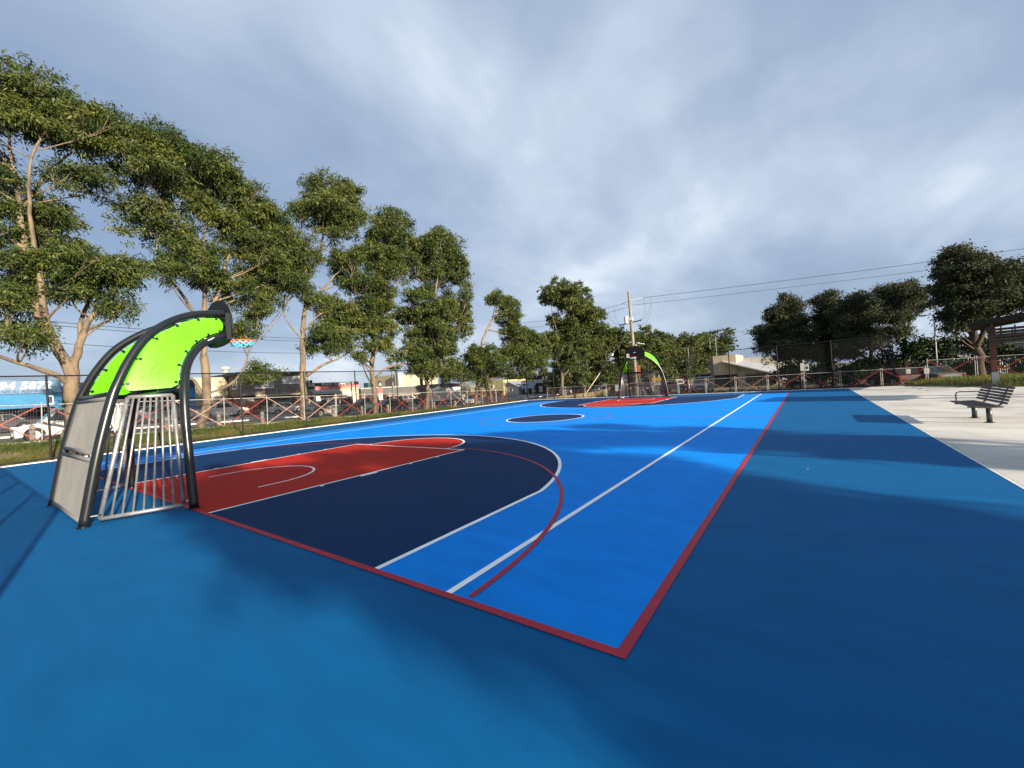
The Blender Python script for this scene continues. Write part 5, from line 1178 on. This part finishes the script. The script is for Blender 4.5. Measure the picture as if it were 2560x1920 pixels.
vt = MB().tube([(-3.2, -.5, 5.56), (-3.2, -.5, 6.1)], .32, 14).tube([(-3.2, -.5, 6.1), (-3.2, -.5, 6.35), (-3.2, -.5, 6.55)], [.5, .62, .3], 14).build('roof_vent', M_PALE, t, smooth=True)
an = MB().tube([(-3, 8.4, 5.56), (-3, 8.4, 6.7)], .03, 6).beam((-3, 7.8, 6.65), (-3, 9.0, 6.7), .03, .03).build('aerial', M_GALV, t)
for k in range(4): MB().beam((-3.25, 7.95 + k * .28, 6.68), (-2.75, 7.95 + k * .28, 6.68), .015, .015).build('aerial_rod', M_GALV, an)

# cream garage with the black sign
t = thing('garage', 'cream garage with DUCA TECHNOCAR sign over a red stripe', 'building', (-50, 29.7, 0))
bx('wall', M_CREAM, t, -10, 0, 0, 8.4, -1.0, 2.92)
st = bx('stripe', M_PINK, t, -10.05, .06, 1.0, 8.45, 2.923, 3.30)
sg = bx('sign_board', M_SIGNK, t, -.25, .12, 1.05, 8.42, 3.303, 3.80)
text_mesh('DUCA TECHNOCAR', .46, M_SIGNW, 'letters', sg, face_px(.132, 4.85, 3.53), .008, .014, 5.5)
rd = bx('roller_door', mat('cream_roller', (.66, .58, .42), .6), t, .004, .05, 4.7, 8.0, -.8, 2.25)
for k in range(9): bx('door_slat', M_CREAM, rd, .051, .058, 4.72, 7.98, -.75 + k * .33, -.73 + k * .33)
bx('downpipe', M_PALE, t, .003, .1, 8.1, 8.2, -1, 2.9)
ss = bx('small_sign', M_SIGNK, t, .07, .13, -.05, .98, 2.95, 3.84)
bx('sign_face', M_SIGNW, ss, .133, .14, .02, .94, 3.28, 3.76)
mb = MB()
for k in range(3): mb.box(.142, .146, .1, .85 - .12 * k, 3.36 + k * .13, 3.42 + k * .13)
mb.build('sign_print', M_SIGNK, ss)
MB().tube([(-.4, .3, 3.84), (-.4, .3, 4.22)], .12, 10).tube([(-.4, .72, 3.84), (-.4, .72, 4.25)], .2, 12).build('roof_fan', M_DARK, t)
cn = MB()
for k in range(16):
    y0 = 0.0 + k * .275
    cn.add([(.1, y0, 2.78), (1.5, y0, 2.30), (1.5, y0 + .25, 2.30), (.1, y0 + .25, 2.78), (.1, y0 + .06, 2.82), (1.5, y0 + .06, 2.34), (1.5, y0 + .2, 2.34), (.1, y0 + .2, 2.82)], [(4, 5, 6, 7), (0, 1, 5, 4), (3, 7, 6, 2), (1, 2, 6, 5), (3, 2, 1, 0)])
cn.build('canopy', M_ROOF, t)
bx('canopy_beam', M_PALE, t, 1.42, 1.52, -.1, 4.5, 2.08, 2.27)
bx('canopy_top', M_PINK, t, .003, .25, .95, 4.35, 2.72, 2.91)
for y_ in (.1, 4.3): MB().tube([(1.46, y_, -1), (1.46, y_, 2.1)], .05, 8).build('canopy_post', M_PALE, t)
bx('shopfront', M_DARK, t, .004, .03, .2, 4.3, -.7, 2.0)

# long grey buildings
t = thing('warehouse', 'long low dark grey building with pale roof edge behind the black hatchback', 'building', (-52, 39.9, 0))
bx('wall', M_GREYW, t, -14, 0, 0, 13.2, 1.05, 2.55)
bx('parapet', M_PALE, t, -14.1, .06, -.05, 13.25, 2.553, 2.70)
bx('opening', M_DARK, t, -14, -1.5, 0, 13.2, -1, 1.047)  # solid box, shadow below the wall put into its colour
bx('ledge', M_CREAM, t, .003, .3, 0, 13.2, .96, 1.10)
for k in range(4): bx('column', M_GREYW, t, -.4, 0.0, 1 + k * 3.7, 1.4 + k * 3.7, -1, 1.04)
for k in range(4): bx('cladding_joint', M_DARK, t, .003, .012, 0, 13.2, 1.35 + k * .28, 1.36 + k * .28)
bx('tank', mat('teal_tank', (.02, .07, .07), .6), t, -2, -.8, 2.0, 3.1, 2.703, 3.6)
t = thing('warehouse', 'dark grey shop block with striped sign above the white box truck', 'building', (-52, 55.4, 0))
bx('wall', M_GREYW, t, -14, 0, 0, 12, -1, 2.66)
bx('roof_cap', M_ROOF, t, -14.05, .05, -.03, 12.03, 2.663, 2.76)
sb = bx('sign', M_SIGNK, t, .003, .06, 6.4, 8.6, 1.5, 2.6)
for k, m_ in enumerate((M_SIGNY, M_SIGNW, M_SIGNR)): bx('stripe', m_, sb, .062, .068, 6.55, 8.45, 1.65 + k * .3, 1.82 + k * .3)
MB().tube([(-3, 9, 2.76), (-3, 9, 3.2)], .4, 12).build('roof_fan', M_PALE, t)
t = thing('tower_block', 'distant white tower block with dark window rows over the grey roof', 'building', (-200, 156, 0))
bx('wall', M_PALE, t, -12, 0, 0, 11.4, -2, 10.9)
bx('stair_tower', M_CREAM, t, -9, .6, 4.6, 7.2, -2, 11.4)
for r_ in range(5):
    for c_ in range(3):
        wd = bx('window', M_GLASS, t, .003, .08, .5 + c_ * 1.35, 1.4 + c_ * 1.35, 3.4 + r_ * 1.55, 4.5 + r_ * 1.55)
t = thing('warehouse', 'cream warehouse with a tall corner fin seen through the dense gum tree', 'building', (-75, 66.5, 0))
bx('wall', M_CREAM, t, -12, 0, .9, 14, -1, 6.0)
bx('fin', M_PALE, t, -1, .5, -.2, .89, -1, 6.5)
bx('roof', M_PALE, t, -12, .3, .9, 14.3, 6.003, 6.2)
for k in range(3): bx('panel_joint', M_TAUPE, t, .003, .02, 3 + k * 3.4, 3.05 + k * 3.4, -1, 6.0)

# far side of the junction
t = thing('tyre_shop', 'olive yellow tyre shop with white ring emblem and painted orange wall', 'building', (-61.5, 80, 0))
bx('wall', M_OLIVE, t, 4.0, 9.9, 0, 10, -1.1, 2.9)
bx('painted_wall', M_ORANGEW, t, -1.5, 3.997, .01, 10, -1.1, 1.6)
bx('sign_board', mat('mural_white', (.62, .60, .50), .7, vscale=1.4, col2=(.45, .42, .12)), t, -1.0, 3.6, -.12, .0, .2, 2.3)
MB().tube([(5.8 + 1.05 * math.cos(R(a)), -.05, 1.75 + 1.05 * math.sin(R(a))) for a in range(180, 361, 15)], .16, 8).build('ring_emblem', M_SIGNW, t)
bx('opening', M_DARK, t, 4.4, 9.4, -.02, -.003, -1.05, .3)
bx('doorway', M_DARK, t, .4, 1.6, -.02, .007, -1.05, .9)
t = thing('house', 'small white gabled house right of the tyre shop', 'house', (-51.5, 80, 0))
bx('wall', M_PALE, t, 0, 4.2, .4, 8, -1.1, 1.2)
MB().add([(0, .39, 1.2), (4.2, .39, 1.2), (1.0, .39, 2.4), (0, 8, 1.2), (4.2, 8, 1.2), (1.0, 8, 2.4)], [(0, 1, 2), (5, 4, 3), (0, 2, 5, 3), (1, 4, 5, 2)]).build('gable', M_PALE, t)
MB().beam((1.0, .0, 2.48), (4.8, .0, .95), .06, .16, (0, 0, 1)).beam((1.0, .0, 2.48), (-.3, .0, 1.05), .06, .14).build('barge_board', M_WHITE, t)
MB().add([(1.0, .03, 2.46), (4.8, .03, .93), (4.8, 8, .93), (1.0, 8, 2.46)], [(0, 1, 2, 3)]).build('roof', M_ROOF, t)
window(t, .40, 1.2, 2.2, -.2, .8, 1, M_GLASS, 'my')
t = thing('shop', 'white parapet shop with a blue awning beyond the far left corner', 'building', (-46.2, 80, 0))
bx('wall', M_PALE, t, 0, 6.6, 0, 9, 1.55, 2.35)
bx('shopfront', M_DARK, t, 0, 6.6, .6, 9, -1.1, 1.547)
MB().add([(1.8, -.01, 1.7), (4.4, -.01, 1.7), (4.7, -2.2, .55), (1.0, -2.2, .45), (1.8, -.01, 1.6), (4.4, -.01, 1.6), (4.7, -2.2, .45), (1.0, -2.2, .35)], [(0, 3, 2, 1), (4, 5, 6, 7), (3, 7, 6, 2), (0, 4, 7, 3), (1, 2, 6, 5)]).build('awning', mat('slate_blue_awning', (.14, .20, .32), .7), t)
for x_ in (1.2, 4.5): MB().tube([(x_, -2.1, -1.1), (x_, -2.1, .45)], .05, 6).build('awning_post', M_PALE, t)
for k in range(3): bx('display', M_SIGNW, t, .6 + k * 2.0, 1.5 + k * 2.0, .5, .59, -.6, .8)
MB().tube([(5.2, 3, 2.35), (5.2, 3, 3.0)], .2, 8).tube([(4.3, 3, 2.35), (4.3, 3, 2.9)], .2, 8).build('chimney', M_PALE, t)
t = thing('shop', 'tan fronted shop with cream parapet left of the domed gum trunk', 'building', (-39.5, 80.5, 0))
bx('parapet', M_CREAM, t, 0, 4.4, 0, 9, 1.55, 2.2)
bx('wall', mat('tan_wall', (.30, .18, .12), .85, var=.2), t, 0, 4.4, .1, 9, .6, 1.547)
bx('shopfront', M_DARK, t, 0, 4.4, .7, 9, -1.1, .597)
bx('post', M_PALE, t, 1.0, 1.2, -1, -.8, -1.1, 1.6)
t = thing('shop', 'pale roofed shop right of the domed gum trunk', 'building', (-34.8, 81, 0))
bx('wall', M_BRICK, t, 0, 8, 0, 9, -1.1, .75)
MB().add([(-.3, -.5, .75), (8.3, -.5, .75), (7.6, 4, 2.0), (.5, 4, 2.0), (-.3, 8, .75), (8.3, 8, .75)], [(0, 1, 2, 3), (3, 2, 5, 4), (0, 3, 4), (1, 5, 2)]).build('roof', M_PALE, t)
bx('shopfront', M_DARK, t, .4, 7.6, -.02, -.003, -1.05, .3)
t = thing('shop', 'cream and grey shop front behind the slanting guy wire', 'building', (-26.6, 81, 0))
bx('wall', M_CREAM, t, 2.2, 5.6, 0, 8, -1.1, 1.75)
bx('wall', M_PALE, t, 0, 2.197, -.4, 8, -1.1, 1.6)
bx('sign', M_ROOF, t, .2, 2.0, -.46, -.403, .4, 1.4)
bx('opening', M_DARK, t, 2.5, 5.2, -.02, -.003, -1.05, .2)
bx('opening', M_DARK, t, .4, 1.9, -.43, -.405, -1.05, -.1)

# right hand low building
t = thing('hall', 'cream block with low sloping grey roof beyond the far fence', 'building', (-2, 69, -1))
bx('wall', M_CREAM, t, 0, 3.2, 0, 9, 1.95, 4.95)
bx('undercroft', M_DARK, t, .1, 3.1, .3, 9, 0, 1.947)
bx('return_wall', mat('grey_side_wall', (.20, .20, .19), .8), t, -.55, -.003, .4, 9, 0, 4.9)
wl2 = MB().add([(3.203, .5, 0), (9, .5, 0), (9, .5, 1.6), (3.203, .5, 3.6), (3.203, 9, 0), (9, 9, 0), (9, 9, 1.6), (3.203, 9, 3.6)], [(0, 1, 2, 3), (7, 6, 5, 4), (0, 4, 5, 1), (1, 5, 6, 2), (3, 2, 6, 7)]).build('side_wall', M_PALE, t)
MB().add([(1.5, -1.2, 4.05), (8.2, -1.2, 1.75), (8.2, 7, 2.6), (1.5, 7, 4.7), (1.5, -1.2, 3.9), (8.2, -1.2, 1.6), (8.2, 7, 2.45), (1.5, 7, 4.55)], [(0, 1, 2, 3), (7, 6, 5, 4), (0, 4, 5, 1), (1, 5, 6, 2), (2, 6, 7, 3), (3, 7, 4, 0)]).build('roof', M_ROOF, t)
bx('rear_block', M_PALE, t, 3.3, 12, 9.01, 15, 0, 4.5)
bx('carport_roof', M_ROOFD, t, -3.6, -.56, -.5, 5, 2.2, 2.38)
bx('carport_back', M_DARK, t, -3.6, -.56, 4.5, 5, 0, 2.197)
for x_ in (-3.5, -2.0): bx('carport_post', M_GREYW, t, x_ - .05, x_ + .05, -.4, -.3, 0, 2.2)
bx('screen', M_DARK, t, 4.3, 8.0, .35, .49, .1, 1.7)
for k in range(14): bx('screen_bar', M_GREYW, t, 4.4 + k * .26, 4.46 + k * .26, .28, .34, .1, 1.75)
# shed behind the right hand trees
t = thing('shed', 'corrugated grey shed with low roof behind the tallest right hand tree', 'shed', (21.5, 62, -.6))
mb = MB()
for k in range(80):
    x0 = k * .15; mb.add([(x0, 0, 0), (x0 + .075, -.05, 0), (x0 + .15, 0, 0), (x0, 0, 3.2), (x0 + .075, -.05, 3.2), (x0 + .15, 0, 3.2)], [(0, 1, 4, 3), (1, 2, 5, 4)])
mb.build('wall', M_ROOF, t)
MB().add([(-.5, -.6, 3.2), (12.5, -.6, 3.2), (12.5, 8, 4.4), (-.5, 8, 4.4), (-.5, -.6, 3.08), (12.5, -.6, 3.08)], [(0, 1, 2, 3), (0, 4, 5, 1)]).build('roof', M_ROOF, t)

# small round trees on the skyline
for i, (x, y, h, w) in enumerate(((-76, 120, 6.2, 3.4), (-72, 121, 7.0, 2.6), (-68, 122, 6.0, 4.2), (-61.5, 120, 6.6, 3.6), (-57.5, 124, 5.6, 3.6), (-52, 126, 6.0, 4.0))):
    auto_tree('small dark rounded tree on the far skyline, %s from the left' % ORD[i], x, y, h, w, 18, 500 + i, M_LEAFD, M_BARKD, 45, .6, .3, 'skyline trees', 'dark_tree', .12, twigs=1)

# ------------------------------------------------------------------ vehicles
M_TYRE = mat('tyre_rubber', (0.02, 0.02, 0.02), 0.85)
M_RIM = mat('alloy_rim', (0.55, 0.55, 0.56), 0.35, 0.8)
M_PLAST = mat('black_trim', (0.025, 0.025, 0.027), 0.6)
M_LAMP = mat('headlamp_glass', (0.62, 0.64, 0.66), 0.15, spec=.8)
M_TAIL = mat('tail_lamp', (0.12, 0.006, 0.006), 0.3)
M_CARG = mat('car_glass', (0.018, 0.022, 0.026), 0.06, spec=.8)
STY = {  # hood z, windscreen foot, roof front, roof rear, rear foot, belt, glass spans on the side
 'hatch': (.60, .24, .43, .82, .97, .62, ((.10, .50), (.54, .86))),
 'sedan': (.60, .27, .43, .68, .86, .62, ((.10, .50), (.54, .88))),
 'suv': (.60, .24, .38, .90, .985, .61, ((.09, .36), (.39, .66), (.69, .90))),
 'van': (.47, .035, .20, .965, .995, .52, ((.05, .24), (.27, .60), (.63, .94))),
 'smallvan': (.54, .21, .37, .975, .995, .55, ((.05, .42),)),
 'ute': (.61, .25, .39, .62, .68, .61, ((.10, .50), (.54, .90)))}
def paint(name, col): return mat(name, col, .35, .0, spec=.5, coat=.3, var=.06, vscale=1.2)
def vehicle(name, label, cat, x, y, rz, style, L, W, H, m, rack=False):
    hz, ws, rf_, rr_, rb, belt, spans = STY[style]
    t = thing(name, label, cat, (x, y, ground_z(x, y) + .055), R(rz), 'vehicles in the street')
    X = lambda u: L * (.5 - u)
    rw = .32 if H < 1.6 else .36
    cl = .20; wf, wr = .17, .80
    pts = [(X(1.0) + .03, cl + .06), (X(1.0), H * .36), (X(.995), H * belt * .93), (X(rb), H * belt)]
    if style == 'ute': pts = [(X(1.0) + .03, cl + .1), (X(1.0), H * .36), (X(1.0), H * belt), (X(rb), H * belt)]
    if style == 'sedan': pts = [(X(1.0) + .03, cl + .06), (X(1.0), H * .36), (X(.99), H * belt * .96), (X(rb), H * belt)]
    pts += [(X(ws), H * belt * .99), (X(ws * .55), H * hz * .97), (X(.015), H * hz * .84), (X(0), H * .40), (X(0) - .02, cl + .05)]
    for wc in (wf, wr):
        cx = X(wc)
        pts += [(cx + (rw + .06) * math.cos(R(a)), max(cl, rw + (rw + .06) * math.sin(R(a)))) for a in range(-10, 191, 20)]
    body = MB().prism(pts, lambda p: (p[0], -W / 2, p[1]), lambda p: (p[0], W / 2, p[1])).build('body', m, t, bevel=.05)
    bw, tw = W * .475, W * .41
    cb = [(X(ws), -bw, H * belt - .03), (X(rb), -bw, H * belt - .03), (X(rb), bw, H * belt - .03), (X(ws), bw, H * belt - .03),
          (X(rf_), -tw, H), (X(rr_), -tw, H), (X(rr_), tw, H), (X(rf_), tw, H)]
    cab = MB().add(cb, [(3, 2, 1, 0), (4, 5, 6, 7), (0, 1, 5, 4), (1, 2, 6, 5), (2, 3, 7, 6), (3, 0, 4, 7)]).build('cabin', m, t, bevel=.05)
    C = [Vector(c) for c in cb]
    def pane(a, b, c, d, nrm, nm='window'):
        nrm = Vector(nrm).normalized() * .012
        q = [p + nrm for p in (a, b, c, d)]
        MB().add(q + [p - nrm * .9 for p in q], [(0, 1, 2, 3), (7, 6, 5, 4), (0, 4, 5, 1), (1, 5, 6, 2), (2, 6, 7, 3), (3, 7, 4, 0)]).build(nm, M_CARG, cab)
    for s, i0, i1, i2, i3 in ((-1, 0, 1, 5, 4), (1, 3, 2, 6, 7)):
        bt = lambda u, v: C[i0].lerp(C[i1], u).lerp(C[i3].lerp(C[i2], u), v)
        for u0, u1 in spans: pane(bt(u0, .14), bt(u1, .14), bt(u1, .86), bt(u0 + (.03 if u0 < .2 else 0), .86), (0, s, .15))
        MB().box(X(ws) - .25, X(ws) - .12, s * bw + (0 if s > 0 else -.2), s * bw + (.2 if s > 0 else 0), H * belt - .02, H * belt + .13).build('mirror', m, cab, bevel=.02)
    f = lambda a, b, c, d, u, v: C[a].lerp(C[b], u).lerp(C[d].lerp(C[c], u), v)
    pane(f(0, 3, 7, 4, .07, .12), f(0, 3, 7, 4, .93, .12), f(0, 3, 7, 4, .92, .9), f(0, 3, 7, 4, .08, .9), (1, 0, .6), 'windscreen')
    pane(f(1, 2, 6, 5, .1, .2), f(1, 2, 6, 5, .9, .2), f(1, 2, 6, 5, .88, .85), f(1, 2, 6, 5, .12, .85), (-1, 0, .25), 'rear_window')
    for s in (-1, 1):
        for wc in (wf, wr):
            cx = X(wc); y1 = s * (W / 2 - .01)
            w = MB().tube([(cx, y1 - s * .20, rw), (cx, y1 - s * .02, rw), (cx, y1, rw)], [rw, rw, rw * .93], 20).build('wheel', M_TYRE, t)
            MB().tube([(cx, y1 - s * .05, rw), (cx, y1 + s * .006, rw)], rw * .62, 14).build('rim', M_RIM, w)
            MB().tube([(cx, y1, rw), (cx, y1 + s * .012, rw)], rw * .16, 8).build('hub', M_PLAST, w)
        MB().box(X(0) - .13, X(0) + .012, s * W * .28 if s > 0 else -W * .475, W * .475 if s > 0 else -W * .28, H * .40, H * .40 + .15).build('headlight', M_LAMP, body, bevel=.02)
        MB().box(X(1) - .012, X(1) + .08, s * W * .38 if s > 0 else -W * .48, W * .48 if s > 0 else -W * .38, H * .42, H * .42 + .2).build('tail_light', M_TAIL, body)
    MB().box(X(0) - .06, X(0) + .03, -W * .45, W * .45, cl, cl + .16).box(X(0) - .02, X(0) + .012, -W * .22, W * .22, H * .36, H * .36 + .12).build('grille', M_PLAST, body)
    MB().box(X(1) - .03, X(1) + .05, -W * .45, W * .45, cl + .02, cl + .16).build('rear_bumper', M_PLAST, body)
    MB().box(X(0) + .012, X(0) + .036, -.19, .19, cl + .18, cl + .29).build('number_plate', M_SIGNW, body)
    if style == 'ute':
        MB().box(X(.985), X(.70), -W * .44, W * .44, H * belt - .02, H * belt + .012).build('tray_cover', M_PLAST, t)
    if rack:
        mb = MB()
        for u in (.3, .55, .8): mb.box(X(u) - .03, X(u) + .03, -tw, tw, H + .02, H + .08)
        mb.beam((X(.28), -tw * .5, H + .13), (X(.9), -tw * .5, H + .13), .12, .06).beam((X(.28), tw * .6, H + .12), (X(.86), tw * .6, H + .12), .1, .05)
        mb.build('roof_rack', M_PLAST, t)
    return t
W_P, S_P, K_P = paint('white_car_paint', (.62, .60, .54)), paint('silver_car_paint', (.30, .295, .28)), paint('black_car_paint', (.014, .014, .017))
G_P, R_P, D_P = paint('dark_green_paint', (.03, .05, .045)), paint('dark_red_paint', (.032, .004, .005)), paint('grey_car_paint', (.18, .19, .20))
vehicle('van', 'white van half hidden behind the forked gum trunk at left', 'van', -26.0, 2.25, -90, 'smallvan', 4.4, 1.75, 1.80, W_P)
vehicle('van', 'silver passenger van with roof racks in front of the cream garage', 'van', -32.0, 22.4, -90, 'van', 4.8, 1.7, 1.92, S_P, True)
vehicle('ute', 'white utility truck parked behind the second gum trunk', 'ute', -44.0, 16.3, 90, 'ute', 5.2, 1.85, 1.75, W_P)
vehicle('car', 'black hatchback parked beside the darker trunked gum', 'car', -27.0, 26.0, -90, 'hatch', 4.3, 1.75, 1.45, K_P)
vehicle('car', 'black four wheel drive parked in front of the long grey building', 'car', -44.0, 43.4, 60, 'suv', 4.6, 1.85, 1.72, K_P)
vehicle('car', 'dark green car between the cream garage and the grey building', 'car', -43.0, 34.4, 90, 'sedan', 4.4, 1.75, 1.45, G_P)
vehicle('car', 'white hatchback under the grey brown block beside the tall tan trunk', 'car', -45.0, 24.0, 80, 'hatch', 4.0, 1.7, 1.45, W_P)
vehicle('car', 'dark car in the shade in front of the blue workshop', 'car', -40.0, 0.2, -90, 'sedan', 4.5, 1.8, 1.45, K_P)
vehicle('car', 'dark car parked behind the bars of the near goal', 'car', -41.5, 9.6, -90, 'suv', 4.5, 1.8, 1.65, D_P)
vehicle('car', 'white hatchback facing the camera under the low spreading gum', 'car', -29.5, 43.0, -62, 'hatch', 4.0, 1.7, 1.48, W_P)
vehicle('car', 'small white car left of the slanting guy wire', 'car', -21.0, 69.0, -40, 'sedan', 4.4, 1.75, 1.42, W_P)
vehicle('car', 'dark red car behind the bars of the far goal', 'car', -10.6, 61.5, -80, 'hatch', 4.1, 1.75, 1.5, R_P)
vehicle('car', 'dark red wagon right of the far goal', 'car', -7.6, 63.5, -60, 'suv', 4.5, 1.8, 1.65, R_P)
vehicle('ute', 'silver utility truck right of the far goal', 'ute', -5.6, 60.0, 160, 'ute', 5.0, 1.8, 1.7, S_P)
vehicle('car', 'grey four wheel drive facing the camera in front of the cream block', 'car', -.4, 51.7, -88, 'suv', 4.7, 1.9, 1.80, D_P)
vehicle('car', 'red car behind the barricades under the right hand trees', 'car', 15.7, 43.0, 112, 'hatch', 4.1, 1.7, 1.45, R_P)
vehicle('car', 'dark car behind the barricades right of the red car', 'car', 17.7, 42.8, 112, 'sedan', 4.4, 1.75, 1.42, G_P)
vehicle('van', 'white van parked left of the domed gum trunk', 'van', -30.0, 72.0, -70, 'van', 4.8, 1.8, 2.0, W_P)

# box truck
tx, ty = -37.0, 45.8
t = thing('box_truck', 'white box truck parked beyond the timber street pole', 'truck', (tx, ty, ground_z(tx, ty) + .06), R(90), 'vehicles in the street')
bxo = bx('cargo_box', W_P, t, -3.6, 2.1, -1.05, 1.05, .72, 2.72, bevel=.03)
for z_ in (.76, 2.66): bx('box_rail', M_PALE, bxo, -3.62, 2.12, -1.07, 1.07, z_ - .03, z_ + .03)
for x_ in (-1.7, .2): bx('box_seam', M_PALE, bxo, x_ - .015, x_ + .015, -1.055, 1.055, .8, 2.62)
bx('chassis', M_PLAST, t, -3.5, 3.6, -.45, .45, .40, .70)
pts = [(2.2, .45), (2.2, 2.15), (3.0, 2.15), (3.75, 1.35), (3.85, .9), (3.85, .45)]
cab = MB().prism(pts, lambda p: (p[0], -.95, p[1]), lambda p: (p[0], .95, p[1])).build('cab', W_P, t, bevel=.05)
MB().add([(3.06, -.82, 2.08), (3.06, .82, 2.08), (3.70, .86, 1.42), (3.70, -.86, 1.42), (3.09, -.82, 2.10), (3.09, .82, 2.10), (3.73, .86, 1.44), (3.73, -.86, 1.44)], [(4, 7, 6, 5), (0, 1, 2, 3), (0, 4, 5, 1), (3, 2, 6, 7), (0, 3, 7, 4), (1, 5, 6, 2)]).build('windscreen', M_CARG, cab)
for s in (-1, 1):
    MB().box(2.4, 3.15, s * .955 - .01, s * .955 + .01, 1.4, 1.95).build('window', M_CARG, cab)
    MB().box(3.4, 3.5, s * 1.05 - .09, s * 1.05 + .09, 1.5, 1.9).build('mirror', M_PLAST, cab)
    MB().box(3.8, 3.87, s * .7 - .15, s * .7 + .15, .75, .92).build('headlight', M_LAMP, cab)
    for x_ in (3.0, -2.0):
        w = MB().tube([(x_, s * .98 - s * .28, .40), (x_, s * .98, .40)], .40, 18).build('wheel', M_TYRE, t)
        MB().tube([(x_, s * .95, .40), (x_, s * .99, .40)], .24, 12).build('rim', M_SIGNW, w)
